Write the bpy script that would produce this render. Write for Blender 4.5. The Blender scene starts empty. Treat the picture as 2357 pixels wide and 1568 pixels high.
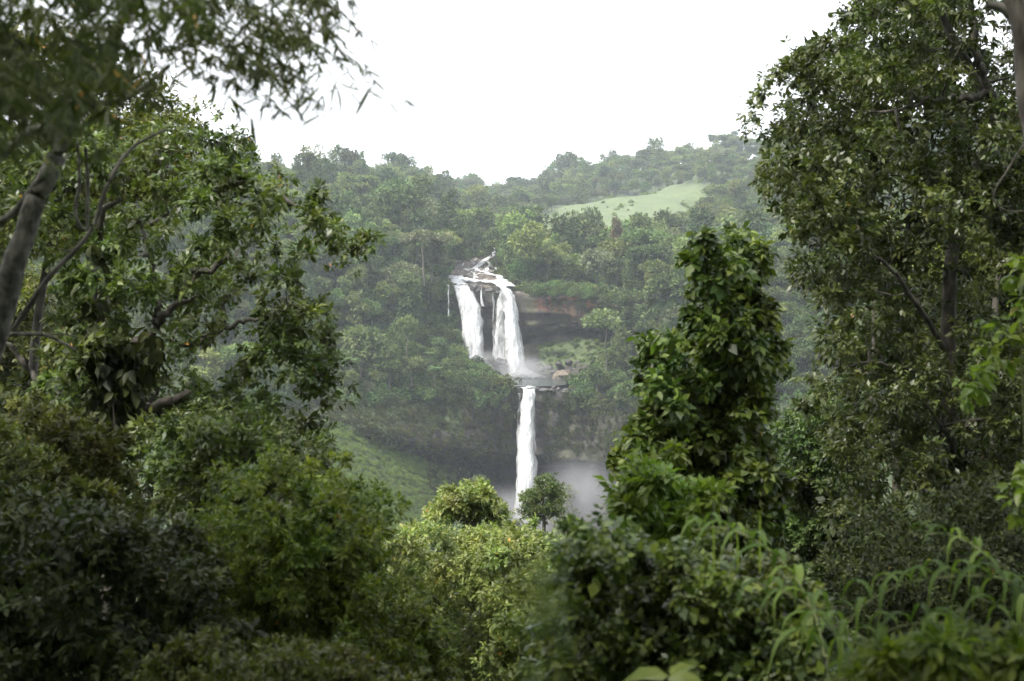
import bpy, math, random
import numpy as np
from mathutils import Vector, Matrix

# ------------------------------------------------------------------ camera, sky, sun, exposure
SC = bpy.context.scene
COL = SC.collection
R = math.radians
PITCH = R(4.0)
FPX, CX, CY = 3272.2, 1178.0, 784.0          # a 50 mm lens over a 2356 x 1568 frame

cam = bpy.data.cameras.new('camera')
cam.lens = 50; cam.sensor_width = 36
cam.clip_start = 0.05; cam.clip_end = 12000
cam.dof.use_dof = True; cam.dof.focus_distance = 260; cam.dof.aperture_fstop = 2.8
camo = bpy.data.objects.new('camera', cam); COL.objects.link(camo)
camo.location = (0, 0, 0); camo.rotation_euler = (R(90) - PITCH, 0, 0)
SC.camera = camo

SUN_EL, SUN_AZ = R(55), R(-128)                  # azimuth measured from +Y towards +X
W = bpy.data.worlds.new('World'); SC.world = W; W.use_nodes = True
nt = W.node_tree; nt.nodes.clear()
sky = nt.nodes.new('ShaderNodeTexSky'); sky.sky_type = 'NISHITA'; sky.sun_disc = False
sky.sun_elevation = SUN_EL; sky.sun_rotation = SUN_AZ; sky.dust_density = 4.0; sky.air_density = 1.0
hs = nt.nodes.new('ShaderNodeHueSaturation'); hs.inputs['Saturation'].default_value = 0.35
mx = nt.nodes.new('ShaderNodeMixRGB'); mx.inputs[0].default_value = 0.72
mx.inputs[2].default_value = (10.6, 10.9, 11.4, 1)   # the closed white cloud deck
bg = nt.nodes.new('ShaderNodeBackground'); bg.inputs[1].default_value = 0.05
wo = nt.nodes.new('ShaderNodeOutputWorld')
nt.links.new(sky.outputs[0], hs.inputs['Color']); nt.links.new(hs.outputs[0], mx.inputs[1])
nt.links.new(mx.outputs[0], bg.inputs[0]); nt.links.new(bg.outputs[0], wo.inputs[0])

sl = bpy.data.lights.new('sun', 'SUN'); sl.energy = 1.5; sl.angle = R(10); sl.color = (1, 0.95, 0.86)
so = bpy.data.objects.new('sun', sl); COL.objects.link(so)
sd = Vector((math.sin(SUN_AZ) * math.cos(SUN_EL), math.cos(SUN_AZ) * math.cos(SUN_EL), math.sin(SUN_EL)))
so.rotation_euler = (-sd).to_track_quat('-Z', 'Y').to_euler()

SC.view_settings.view_transform = 'Standard'; SC.view_settings.look = 'None'
SC.view_settings.exposure = 2.28; SC.view_settings.gamma = 1.0
SC.render.engine = 'CYCLES'
cy = SC.cycles
cy.use_denoising = True; cy.max_bounces = 6; cy.diffuse_bounces = 3; cy.glossy_bounces = 2
cy.transmission_bounces = 4; cy.transparent_max_bounces = 12; cy.volume_bounces = 0
cy.use_adaptive_sampling = True; cy.adaptive_threshold = 0.015
cy.sample_clamp_indirect = 6

# ------------------------------------------------------------------ helpers
_sp, _cp = math.sin(PITCH), math.cos(PITCH)
def P(u, v, D):
    """a point at forward distance D metres, seen along frame direction (u, v)"""
    u = np.asarray(u, float); v = np.asarray(v, float); D = np.asarray(D, float)
    a = (u - CX) / FPX; b = (CY - v) / FPX
    k = D / (_cp + b * _sp)
    return np.stack(np.broadcast_arrays(a * k, D + 0 * k, (b * _cp - _sp) * k), -1)
def proj(X):
    f = X[..., 1] * _cp - X[..., 2] * _sp; up = X[..., 1] * _sp + X[..., 2] * _cp
    return CX + FPX * X[..., 0] / f, CY - FPX * up / f

def _h(ix, iy, iz):
    n = (ix * 374761393 + iy * 668265263 + iz * 1274126177) & 0xFFFFFFFF
    n = ((n ^ (n >> 13)) * 1103515245) & 0xFFFFFFFF
    return ((n ^ (n >> 16)) & 0xFFFF) / 65535.0
def vnoise(X):
    X = np.asarray(X, float); i = np.floor(X).astype(np.int64); f = X - i
    f = f * f * (3 - 2 * f); x, y, z = i[..., 0], i[..., 1], i[..., 2]; o = 0
    for dx in (0, 1):
        for dy in (0, 1):
            for dz in (0, 1):
                w = (f[..., 0] if dx else 1 - f[..., 0]) * (f[..., 1] if dy else 1 - f[..., 1]) * (f[..., 2] if dz else 1 - f[..., 2])
                o = o + w * _h(x + dx, y + dy, z + dz)
    return o * 2 - 1
def fbm(X, s, octv=4, seed=0):
    o, a = 0, 1.0; X = np.asarray(X, float) / s + seed * 17.3
    for _ in range(octv):
        o = o + a * vnoise(X); a *= 0.5; X = X * 2.03 + 5.1
    return o

def mesh_np(name, V, F, mats=(), attrs=None, smooth=False, matidx=None):
    """F: one (n, k) index array or a list of them"""
    Fs = F if isinstance(F, list) else [F]
    Fs = [np.asarray(f, np.int32) for f in Fs if len(f)]
    me = bpy.data.meshes.new(name)
    V = np.asarray(V, np.float32)
    me.vertices.add(len(V)); me.vertices.foreach_set('co', V.ravel())
    loops = np.concatenate([f.ravel() for f in Fs]); tot = np.concatenate([np.full(len(f), f.shape[1], np.int32) for f in Fs])
    st = np.concatenate([[0], np.cumsum(tot)[:-1]]).astype(np.int32)
    me.loops.add(len(loops)); me.loops.foreach_set('vertex_index', loops.astype(np.int32))
    me.polygons.add(len(tot)); me.polygons.foreach_set('loop_start', st); me.polygons.foreach_set('loop_total', tot)
    if smooth: me.polygons.foreach_set('use_smooth', np.ones(len(tot), bool))
    if matidx is not None: me.polygons.foreach_set('material_index', np.asarray(matidx, np.int32))
    for k, (dom, arr) in (attrs or {}).items():
        a = me.attributes.new(k, 'FLOAT', dom); a.data.foreach_set('value', np.asarray(arr, np.float32))
    for m in mats: me.materials.append(m)
    me.update(calc_edges=True); me.validate()
    return me
def link(name, me, parent=None, loc=None):
    o = bpy.data.objects.new(name, me); COL.objects.link(o)
    if parent: o.parent = parent
    if loc is not None: o.location = loc
    return o
def tag(o, label=None, cat=None, group=None, kind=None):
    if label: o['label'] = label
    if cat: o['category'] = cat
    if group: o['group'] = group
    if kind: o['kind'] = kind
    return o
def thing(name, label, cat, loc=(0, 0, 0), group=None):
    o = bpy.data.objects.new(name, None); COL.objects.link(o); o.location = [float(c) for c in loc]; o.empty_display_size = 0.3
    return tag(o, label, cat, group)
def part(name, V, F, mats, root, attrs=None, smooth=False):
    """world-space vertices -> a child of root"""
    me = mesh_np(name, np.asarray(V) - np.array(root.location), F, mats, attrs, smooth)
    return link(name, me, root)

def tube(pts, rad, sides=6, seed=0, rough=0.0):
    pts = np.asarray(pts, float); n = len(pts); rad = np.broadcast_to(np.asarray(rad, float), (n,))
    t = np.gradient(pts, axis=0); t /= np.linalg.norm(t, axis=1, keepdims=True) + 1e-9
    ref = np.where(np.abs(t[:, 2:3]) > 0.9, np.array([[1., 0, 0]]), np.array([[0, 0, 1.]]))
    a = np.cross(t, ref); a /= np.linalg.norm(a, axis=1, keepdims=True) + 1e-9
    b = np.cross(t, a); an = np.arange(sides) / sides * 2 * np.pi
    rr = rad[:, None] * (1 + rough * np.random.default_rng(seed).uniform(-1, 1, (n, sides)))
    V = pts[:, None] + rr[..., None] * (a[:, None] * np.cos(an)[None, :, None] + b[:, None] * np.sin(an)[None, :, None])
    i = np.arange(n - 1)[:, None] * sides; j = np.arange(sides)[None]; k = (j + 1) % sides
    F = np.stack([i + j, i + k, i + sides + k, i + sides + j], -1).reshape(-1, 4)
    return V.reshape(-1, 3), F
def smooth_path(pts, n):
    pts = np.asarray(pts, float); t = np.linspace(0, len(pts) - 1, n); out = []
    for q in t:
        i = min(int(q), len(pts) - 2); f = q - i
        p0, p1, p2, p3 = pts[max(i - 1, 0)], pts[i], pts[i + 1], pts[min(i + 2, len(pts) - 1)]
        out.append(0.5 * (2 * p1 + (p2 - p0) * f + (2 * p0 - 5 * p1 + 4 * p2 - p3) * f * f + (3 * p1 - p0 - 3 * p2 + p3) * f ** 3))
    return np.array(out)
class Acc:
    def __init__(s): s.V, s.F, s.n = [], {}, 0
    def add(s, V, F):
        s.V.append(V); s.F.setdefault(F.shape[1], []).append(F + s.n); s.n += len(V)
    def get(s): return np.concatenate(s.V), [np.concatenate(f) for f in s.F.values()]

# ------------------------------------------------------------------ materials
def newmat(name):
    m = bpy.data.materials.new(name); m.use_nodes = True; t = m.node_tree; t.nodes.clear()
    return m, t, t.nodes.new('ShaderNodeOutputMaterial')
def ramp(t, stops):
    r = t.nodes.new('ShaderNodeValToRGB'); e = r.color_ramp.elements
    while len(e) < len(stops): e.new(0.5)
    for el, (p, c) in zip(e, stops): el.position = p; el.color = (*c, 1)
    return r
def leaf_mat(name, dark, mid, light, rare=None, trans=0.3, rough=0.42, spec=0.5, objvar=0.0, patch=1.1, tboost=(1.35, 1.5, 0.6)):
    m, t, out = newmat(name); N = t.nodes.new; L = t.links.new
    at = N('ShaderNodeAttribute'); at.attribute_name = 'tint'
    stops = [(0.0, dark), (0.45, mid), (0.86, light)]
    if rare: stops += [(0.975, light), (0.985, rare)]
    r = ramp(t, stops); L(at.outputs['Fac'], r.inputs[0]); c = r.outputs[0]
    if objvar:
        oi = N('ShaderNodeObjectInfo'); h = N('ShaderNodeHueSaturation')
        m1 = N('ShaderNodeMapRange'); m1.inputs[3].default_value = 0.5 - 0.045 * objvar; m1.inputs[4].default_value = 0.5 + 0.03 * objvar
        m2 = N('ShaderNodeMapRange'); m2.inputs[3].default_value = 1 - 0.42 * objvar; m2.inputs[4].default_value = 1 + 0.5 * objvar
        mu = N('ShaderNodeMath'); mu.operation = 'FRACT'; mm = N('ShaderNodeMath'); mm.operation = 'MULTIPLY'; mm.inputs[1].default_value = 7.31
        L(oi.outputs['Random'], m1.inputs[0]); L(oi.outputs['Random'], mm.inputs[0]); L(mm.outputs[0], mu.inputs[0]); L(mu.outputs[0], m2.inputs[0])
        L(m1.outputs[0], h.inputs['Hue']); L(m2.outputs[0], h.inputs['Value']); L(c, h.inputs['Color']); c = h.outputs[0]
    if not objvar:
        tc = N('ShaderNodeTexCoord'); nz = N('ShaderNodeTexNoise'); nz.inputs['Scale'].default_value = patch; nz.inputs['Detail'].default_value = 3; L(tc.outputs['Object'], nz.inputs[0])
        h = N('ShaderNodeHueSaturation'); sp_ = N('ShaderNodeSeparateColor'); L(nz.outputs['Color'], sp_.inputs[0])
        m1 = N('ShaderNodeMapRange'); m1.inputs[1].default_value = .3; m1.inputs[2].default_value = .7; m1.inputs[3].default_value = .47; m1.inputs[4].default_value = .525
        m2 = N('ShaderNodeMapRange'); m2.inputs[1].default_value = .3; m2.inputs[2].default_value = .7; m2.inputs[3].default_value = .62; m2.inputs[4].default_value = 1.5
        L(sp_.outputs[0], m1.inputs[0]); L(sp_.outputs[1], m2.inputs[0]); L(m1.outputs[0], h.inputs['Hue']); L(m2.outputs[0], h.inputs['Value']); L(c, h.inputs['Color']); c = h.outputs[0]
    p = N('ShaderNodeBsdfPrincipled'); p.inputs['Roughness'].default_value = rough; p.inputs['Specular IOR Level'].default_value = spec
    L(c, p.inputs['Base Color'])
    tr = N('ShaderNodeBsdfTranslucent'); mc = N('ShaderNodeMixRGB'); mc.blend_type = 'MULTIPLY'; mc.inputs[0].default_value = 1
    mc.inputs[2].default_value = (*tboost, 1); L(c, mc.inputs[1]); L(mc.outputs[0], tr.inputs[0])
    mix = N('ShaderNodeMixShader'); mix.inputs[0].default_value = trans
    L(p.outputs[0], mix.inputs[1]); L(tr.outputs[0], mix.inputs[2]); L(mix.outputs[0], out.inputs[0])
    return m
def bark_mat(name, c1, c2, scale=6.0, zs=0.4, bump=0.5):
    m, t, out = newmat(name); N = t.nodes.new; L = t.links.new
    tc = N('ShaderNodeTexCoord'); mp = N('ShaderNodeMapping'); mp.inputs['Scale'].default_value = (1, 1, zs)
    n = N('ShaderNodeTexNoise'); n.inputs['Scale'].default_value = scale; n.inputs['Detail'].default_value = 6
    r = ramp(t, [(0.38, c1), (0.62, c2)]); p = N('ShaderNodeBsdfPrincipled'); p.inputs['Roughness'].default_value = 0.85
    b = N('ShaderNodeBump'); b.inputs['Strength'].default_value = bump; b.inputs['Distance'].default_value = 0.05
    L(tc.outputs['Object'], mp.inputs[0]); L(mp.outputs[0], n.inputs[0]); L(n.outputs[0], r.inputs[0]); L(r.outputs[0], p.inputs['Base Color'])
    L(n.outputs[0], b.inputs['Height']); L(b.outputs[0], p.inputs['Normal']); L(p.outputs[0], out.inputs[0])
    return m

M = {}
M['forest_leaf'] = leaf_mat('forest_leaf', (0.034, 0.06, 0.023), (0.064, 0.102, 0.036), (0.122, 0.164, 0.055), trans=.22, rough=.6, spec=.25, objvar=1.0)
M['light_forest_leaf'] = leaf_mat('light_forest_leaf', (0.066, 0.1, 0.034), (0.112, 0.156, 0.048), (0.17, 0.212, 0.07), trans=.22, rough=.65, spec=.2, objvar=.8)
M['pale_leaf'] = leaf_mat('pale_leaf', (.075, .095, .050), (.115, .135, .075), (.17, .19, .11), trans=.22, rough=.65, spec=.2, objvar=.5)
M['fern_leaf'] = leaf_mat('fern_leaf', (.06, .11, .035), (.09, .16, .05), (.13, .21, .07), trans=.25, rough=.6, spec=.25, objvar=.5)
M['grass_leaf'] = leaf_mat('grass_leaf', (.105, .160, .042), (.140, .205, .055), (.180, .240, .072), trans=.25, rough=.7, spec=.15, objvar=.25)
M['moss_leaf'] = leaf_mat('moss_leaf', (.030, .038, .015), (.050, .060, .022), (.080, .095, .034), trans=.15, rough=.8, spec=.1, objvar=.7)
M['red_leaf'] = leaf_mat('red_leaf', (.085, .080, .042), (.13, .105, .06), (.17, .13, .08), trans=.2, rough=.6, spec=.2)
M['tree_leaf'] = leaf_mat('tree_leaf', (.034, .050, .016), (.062, .088, .026), (.115, .150, .042), (.5, .26, .05), trans=.30, spec=.4)
M['olive_leaf'] = leaf_mat('olive_leaf', (0.0340, 0.0442, 0.0119), (0.0638, 0.0748, 0.0187), (0.1190, 0.1275, 0.0298), (.45, .25, .06), trans=.32, spec=.3, rough=.5)
M['yellow_leaf'] = leaf_mat('yellow_leaf', (0.04, 0.064, 0.012), (0.078, 0.11, 0.018), (0.145, 0.18, 0.03), (.42, .22, .03), trans=.36, spec=.3, rough=.5)
M['dark_leaf'] = leaf_mat('dark_leaf', (0.0160, 0.0240, 0.0088), (0.0288, 0.0400, 0.0128), (0.0560, 0.0704, 0.0208), (.20, .17, .04), trans=.22, spec=.22, rough=.5)  # very low leaf colour stands in for shade inside the thickets
M['canopy_leaf'] = leaf_mat('canopy_leaf', (0.082, 0.116, 0.026), (0.138, 0.175, 0.042), (0.21, 0.24, 0.07), (.5, .25, .04), trans=.32, rough=.5)
M['vine_leaf'] = leaf_mat('vine_leaf', (0.03, 0.052, 0.014), (0.062, 0.096, 0.022), (0.145, 0.19, 0.036), (.24, .17, .04), trans=.28, rough=.42, spec=.4)
M['glossy_leaf'] = leaf_mat('glossy_leaf', (0.0255, 0.0374, 0.0110), (0.0476, 0.0646, 0.0170), (0.0892, 0.1088, 0.0289), (.20, .13, .04), trans=.27, rough=.40, spec=.45)
M['fresh_leaf'] = leaf_mat('fresh_leaf', (.075, .12, .020), (.12, .18, .028), (.18, .24, .045), (.4, .3, .05), trans=.42)
M['midgreen_leaf'] = leaf_mat('midgreen_leaf', (.030, .056, .017), (.052, .086, .026), (.095, .14, .04), trans=.32)
M['bamboo_leaf'] = leaf_mat('bamboo_leaf', (0.0320, 0.0440, 0.0160), (0.0544, 0.0720, 0.0240), (0.0960, 0.1160, 0.0360), (.34, .20, .04), trans=.34, spec=.3, rough=.5)
M['cane_leaf'] = leaf_mat('cane_leaf', (.038, .070, .020), (.062, .108, .028), (.105, .160, .040), trans=.38, rough=.6, spec=.2)
M['bark_dark'] = bark_mat('bark_dark', (.035, .030, .024), (.10, .090, .075), 9)
M['bark_pale'] = bark_mat('bark_pale', (.035, .034, .028), (.155, .148, .128), 16, .7)
M['bark_far'] = bark_mat('bark_far', (.10, .092, .076), (.21, .195, .165), 1.2, .3, 0)
M['bark_grey'] = bark_mat('bark_grey', (.05, .047, .040), (.14, .132, .115), 9)
M['stem_green'] = bark_mat('stem_green', (.10, .13, .05), (.20, .22, .10), 14)

# ------------------------------------------------------------------ foliage
def tmpl_kite(w=.42):
    V = np.array([[0, 0, 0], [-w / 2, .45, .05], [0, 1, -.06], [w / 2, .45, .05]]); return V, np.array([[0, 3, 2, 1]])
def tmpl_leaf(w=.40, fold=.07, droop=.14):
    V = np.array([[0, 0, 0], [-w / 2, .42, fold], [0, .5, 0], [w / 2, .42, fold], [0, 1, -droop]])
    return V, np.array([[0, 2, 4, 1], [0, 3, 4, 2]])
def tmpl_broad(w=.75, fold=.06, droop=.2):
    V = np.array([[0, 0, 0], [-w * .42, .22, fold], [-w * .36, .6, fold * .6], [0, .3, 0], [0, .65, -droop * .4], [w * .42, .22, fold], [w * .36, .6, fold * .6], [0, 1, -droop]])
    return V, np.array([[0, 3, 4, 1][:0] or [0, 3, 2, 1], [3, 4, 7, 2], [0, 5, 6, 3], [3, 6, 7, 4]])
def tmpl_strip(w=.09, n=5, sag=.35):
    y = np.linspace(0, 1, n + 1); ww = w * np.sin(np.pi * np.clip(y * .86 + .12, 0, 1)) ** .8; ww[-1] = w * .04
    z = -sag * y ** 2
    V = np.concatenate([np.stack([-ww / 2, y, z + .12 * ww], 1), np.stack([0 * y, y, z], 1), np.stack([ww / 2, y, z + .12 * ww], 1)])
    F = []
    for i in range(n):
        for a in (0, n + 1): F.append([a + i, a + n + 1 + i, a + n + 2 + i, a + i + 1])
    return V, np.array(F)

def leaves(base, d, up, size, tmpl):
    """arrange leaf templates: base (N,3), direction d, up-ish vector, size (N,)"""
    TV, TF = tmpl; N = len(base)
    d = d / (np.linalg.norm(d, axis=1, keepdims=True) + 1e-9)
    s = np.cross(d, up); s /= np.linalg.norm(s, axis=1, keepdims=True) + 1e-9
    n = np.cross(s, d)
    V = base[:, None] + size[:, None, None] * (TV[None, :, 0:1] * s[:, None] + TV[None, :, 1:2] * d[:, None] + TV[None, :, 2:3] * n[:, None])
    F = (TF[None] + (np.arange(N) * len(TV))[:, None, None]).reshape(-1, TF.shape[1])
    return V.reshape(-1, 3), F
def crown_geo(C, Rr, rng, tmpl, size, cov=1.2, npt=7, twig=.35, droop=.35, shell=2.2, area=.22, upb=.25, jit=.5, maxtw=4000, seedtint=.55):
    """leafy twigs filling the lobes C (M,3) with radii Rr (M,3)"""
    B, Dd, T, SZ = [], [], [], []
    for c, r in zip(C, Rr):
        rm = float(np.mean(r)); K = int(min(maxtw, max(3, cov * 4 * math.pi * rm * rm / (area * size * size * npt))))
        o = rng.normal(size=(K, 3)); o /= np.linalg.norm(o, axis=1, keepdims=True)
        q = rng.uniform(0.12, 1, (K, 1)) ** (1 / shell)
        p = c + o * q * r
        ax = o + np.array([0, 0, upb]) + rng.normal(size=(K, 3)) * jit; ax /= np.linalg.norm(ax, axis=1, keepdims=True)
        tt = rng.uniform(0, 1, K)
        k = np.arange(npt); ph = k * 2.4 + rng.uniform(0, 6.3, (K, 1))
        a = np.cross(ax, rng.normal(size=(K, 3))); a /= np.linalg.norm(a, axis=1, keepdims=True); b = np.cross(ax, a)
        f = (k + .5) / npt
        base = p[:, None] + ax[:, None] * (f * twig * size * npt * .45)[None, :, None]
        spread = 1.15 - .75 * f
        dd = ax[:, None] * np.cos(spread)[None, :, None] + (a[:, None] * np.cos(ph)[..., None] + b[:, None] * np.sin(ph)[..., None]) * np.sin(spread)[None, :, None]
        dd = dd + np.array([0, 0, -droop]) + rng.normal(size=dd.shape) * .15
        B.append(base.reshape(-1, 3)); Dd.append(dd.reshape(-1, 3))
        ct = rng.uniform(0, 1)
        SZ.append(np.full(K * npt, rng.uniform(.72, 1.4))); T.append((seedtint * (.5 * tt + .5 * ct)[:, None] + (1 - seedtint) * rng.uniform(0, 1, (K, npt))).ravel())
    B = np.concatenate(B); Dd = np.concatenate(Dd); T = np.concatenate(T)
    T = np.clip((T - .5) * 1.5 + .5, 0, .97)
    T[rng.uniform(size=len(T)) < .0012] = 1.0
    up = np.array([0, 0, 1.]) + rng.normal(size=B.shape) * .45
    V, F = leaves(B, Dd, up, size * np.concatenate(SZ) * rng.uniform(.65, 1.25, len(B)), tmpl)
    return V, F, np.repeat(T, len(tmpl[1]))

def inpoly(pts, poly):
    poly = np.asarray(poly, float); x, y = pts[:, 0], pts[:, 1]; r = np.zeros(len(pts), bool)
    for (x0, y0), (x1, y1) in zip(poly, np.roll(poly, -1, 0)):
        c = ((y0 > y) != (y1 > y)) & (x < (x1 - x0) * (y - y0) / (y1 - y0 + 1e-12) + x0); r ^= c
    return r
def hull_lobes(poly, D, thick, rpx, n, rng, holes=(), squash=.75, keep=.62, bulge=True):
    """lobes of foliage spread through the body of a plant whose outline is poly"""
    poly = np.asarray(poly, float); lo, hi = poly.min(0), poly.max(0); out = []; tries = 0
    cx = poly.mean(0)
    while len(out) < n and tries < 60:
        tries += 1
        q = rng.uniform(lo, hi, (400, 2)); r = rng.uniform(*rpx, 400)
        ok = inpoly(q, poly)
        for a in np.arange(8) * math.pi / 4:
            ok &= inpoly(q + (r * keep)[:, None] * np.array([math.cos(a), math.sin(a)]), poly)
        for h in holes: ok &= ~inpoly(q, h)
        for (x, y), rr in zip(q[ok], r[ok]):
            out.append((x, y, rr))
            if len(out) >= n: break
    out = np.array(out); D_ = D + thick * np.clip(rng.normal(0, .5, len(out)), -1, 1)
    C = P(out[:, 0], out[:, 1], D_); rad = out[:, 2] * D_ / FPX
    return C, np.stack([rad, rad, rad * squash], 1)
def sublobes(C, Rr, rng, k=6, f=.5):
    oc, orr = [], []
    for c, r in zip(C, Rr):
        o = rng.normal(size=(k, 3)) + [0, 0, .25]; o /= np.linalg.norm(o, axis=1, keepdims=True)
        q = rng.uniform(.45, 1.15, (k, 1)); oc.append(c + o * r * q); orr.append(r[None] * f * rng.uniform(.45, 1.25, (k, 1)))
    return np.concatenate(oc), np.concatenate(orr)
def grow_branches(nodes, C, rng, r0, sag=.12, sides=4, lim=400):
    """thin limbs from the woody skeleton out to the foliage"""
    acc = Acc(); nodes = np.asarray(nodes, float); nr = np.full(len(nodes), r0)
    order = np.argsort([np.min(np.linalg.norm(nodes - c, axis=1)) for c in C])[:lim]
    for i in order:
        c = C[i]; w = np.linalg.norm((nodes - c) * np.array([1, 1, .8]), axis=1) + np.maximum(nodes[:, 2] - c[2], 0) * .8
        j = int(np.argmin(w)); a = nodes[j]; L = np.linalg.norm(c - a)
        if L < 1e-3: continue
        t = np.linspace(0, 1, 7)[:, None]
        mid = (a + c) / 2 + rng.normal(size=3) * L * .12 + np.array([0, 0, -sag * L])
        pts = (1 - t) ** 2 * a + 2 * t * (1 - t) * mid + t * t * c
        pts[1:-1] += rng.normal(size=(5, 3)) * L * .02
        rs = max(nr[j] * .62, r0 * .12)
        V, F = tube(pts, np.linspace(rs, rs * .35, 7), sides); acc.add(V, F)
        nodes = np.concatenate([nodes, pts[2:]]); nr = np.concatenate([nr, np.linspace(rs * .85, rs * .35, 5)])
    return acc.get()

# ------------------------------------------------------------------ near hillside (the camera stands on it)
def near_z(x, y):
    y = np.asarray(y, float); x = np.asarray(x, float)
    z = np.where(y > 0, -1.7 - .46 * y, -1.7 - .52 * y)  # unseen rise behind the camera, there to keep light off the foreground
    z = np.where(y > 60, -1.7 - .46 * 60 - .62 * (y - 60), z)
    z = np.where(y < -130, -1.7 + .52 * 130 + .1 * (-130 - y), z)
    X = np.stack(np.broadcast_arrays(x, y, 0 * x), -1)
    amp = np.clip(np.abs(y) / 20, 0, 1)
    z = z + amp * (1.2 * fbm(X, 22, 3, 3) + .3 * fbm(X, 5, 2, 4)) + .12 * fbm(X, 1.1, 2, 5)
    return np.maximum(z, -114.5 + .6 * fbm(X, 14, 3, 6))
gx, gy = np.meshgrid(np.linspace(-330, 330, 151), np.linspace(-240, 330, 131))
gz = near_z(gx, gy)
V = np.stack([gx, gy, gz], -1).reshape(-1, 3)
i, j = np.meshgrid(np.arange(130), np.arange(150), indexing='ij'); q = i * 151 + j
F = np.stack([q, q + 1, q + 152, q + 151], -1).reshape(-1, 4)
def ground_mat():
    m, t, out = newmat('forest_floor'); N = t.nodes.new; L = t.links.new
    tc = N('ShaderNodeTexCoord'); n = N('ShaderNodeTexNoise'); n.inputs['Scale'].default_value = .35; n.inputs['Detail'].default_value = 10
    r = ramp(t, [(.35, (.020, .032, .011)), (.55, (.034, .050, .017)), (.72, (.055, .048, .028))])
    p = N('ShaderNodeBsdfPrincipled'); p.inputs['Roughness'].default_value = .95
    b = N('ShaderNodeBump'); b.inputs['Distance'].default_value = .4
    L(tc.outputs['Object'], n.inputs[0]); L(n.outputs[0], r.inputs[0]); L(r.outputs[0], p.inputs['Base Color']); L(n.outputs[0], b.inputs['Height']); L(b.outputs[0], p.inputs['Normal']); L(p.outputs[0], out.inputs[0])
    return m
M['floor'] = ground_mat()
tag(link('ground', mesh_np('ground', V, F, [M['floor']], smooth=True)), kind='structure')

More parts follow.
